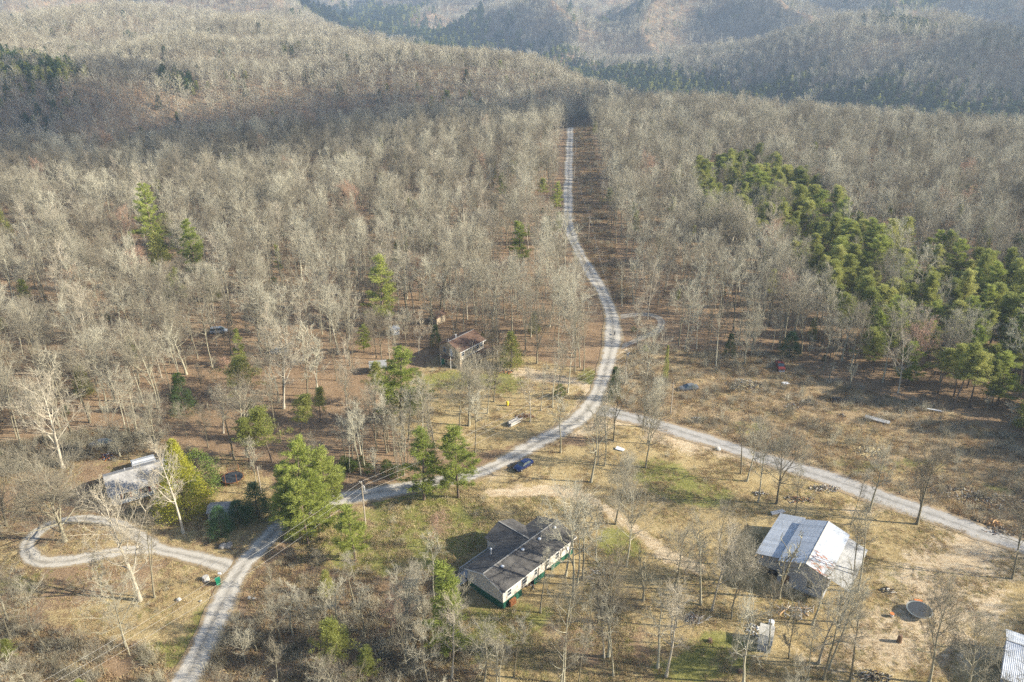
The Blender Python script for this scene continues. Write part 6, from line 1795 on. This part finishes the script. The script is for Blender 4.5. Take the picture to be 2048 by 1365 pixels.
field('corner_brush', [(-60, 1235), (130, 1262), (320, 1300), (350, 1380), (-60, 1380)], 11000, [3, 2, 2.5, 2, .5, .9, .3], .6, 1.2, 'tangled dead brush at the foot of the left yard', 'brush', -.4, 12, (-110, -45), (70, 115), 2.4, 6)
field('back_brush', [(-60, 900), (60, 880), (190, 860), (330, 870), (320, 900), (180, 920), (60, 950), (-60, 960)], 9000, [.8, .8, 2.5, 2, .2, 1.5, .8], .6, 1.2, 'reddish brush behind the left yard', 'brush', -.4, 12, (-130, -60), (130, 165), 2.4, 9)

# ------------------------------------------------------------------ haze
zlo, zhi = float(GZ.min()) - 1.5, max(CAM_H + 4, float(GZ[(GY < 6000)].max()) + 40)
hz = MB().box(-7400, 7400, -520, 9300, zlo, zhi).build('haze', [])
hm = bpy.data.materials.new('haze'); hm.use_nodes = True
hm.node_tree.nodes.clear()
ho = hm.node_tree.nodes.new('ShaderNodeOutputMaterial')
hv = hm.node_tree.nodes.new('ShaderNodeVolumePrincipled')
hv.inputs['Color'].default_value = (0.62, 0.78, 1.0, 1)
hv.inputs['Density'].default_value = 0.00013
hv.inputs['Anisotropy'].default_value = 0.1
hm.node_tree.links.new(hv.outputs[0], ho.inputs['Volume'])
hz.data.materials.append(hm)
tag(hz, kind='stuff')

# ------------------------------------------------------------------ fair-weather clouds whose shadows lie on the hills
cm, cnt, cb2, cout = new_mat('cloud')
cb2.inputs['Base Color'].default_value = (0.9, 0.9, 0.92, 1)
cb2.inputs['Roughness'].default_value = 1.0
tn = NT(cnt)
tn.put(cb2.inputs['Base Color'], tn.ramp(tn.noise(tn.pos(), .02, 4), [(.3, (.84, .85, .88)), (.7, (.93, .93, .94))]))
tr_ = cnt.nodes.new('ShaderNodeBsdfTransparent'); mx_ = cnt.nodes.new('ShaderNodeMixShader')
mx_.inputs[0].default_value = .3
cnt.links.new(tr_.outputs[0], mx_.inputs[1]); cnt.links.new(cb2.outputs[0], mx_.inputs[2]); cnt.links.new(mx_.outputs[0], cout.inputs[0])
def cloud(foot, alt, rad, seed):
    """a flat-bottomed cumulus of many lobes; foot lists the ground spots it shades"""
    import bmesh
    r = np.random.default_rng(seed)
    s_ = (alt + 40) / TO_SUN.z
    vs, fs, n0 = [], [], 0
    b = bmesh.new(); bmesh.ops.create_icosphere(b, subdivisions=2, radius=1)
    sv = np.array([v.co[:] for v in b.verts]); sf = np.array([[v.index for v in f.verts] for f in b.faces]); b.free()
    for (x, y) in foot:
        for k in range(4):
            q = rad * r.uniform(.45, 1.0)
            c = np.array([x + r.normal(0, rad * .35) + TO_SUN.x * s_, y + r.normal(0, rad * .35) + TO_SUN.y * s_, alt + r.uniform(0, rad * .35)])
            w = sv * q * (1 + .12 * r.normal(0, 1, (len(sv), 1)))
            w[:, 2] = np.where(w[:, 2] < 0, w[:, 2] * .25, w[:, 2] * .6)
            vs.append(w + c); fs.append(sf + n0); n0 += len(sv)
    return tag(link('cloud', mesh_np('cloud', np.concatenate(vs), np.concatenate(fs), cm, smooth=True)), kind='structure')
cloud([(-420, 450), (-330, 420), (-250, 450), (-170, 500), (-90, 560), (-20, 610), (50, 640), (110, 660), (-440, 570), (-320, 560), (-200, 600), (-110, 650), (-30, 700), (50, 720), (-500, 690), (-380, 700), (-270, 710), (-560, 800), (-450, 820), (-140, 760), (-520, 520), (-600, 620), (110, 715)], 800, 62, 5)
cloud([(620, 1050), (700, 1100), (760, 1180), (680, 1230), (600, 1180)], 800, 75, 6)
cloud([(-900, 2300), (-760, 2350), (-600, 2300)], 800, 110, 8)
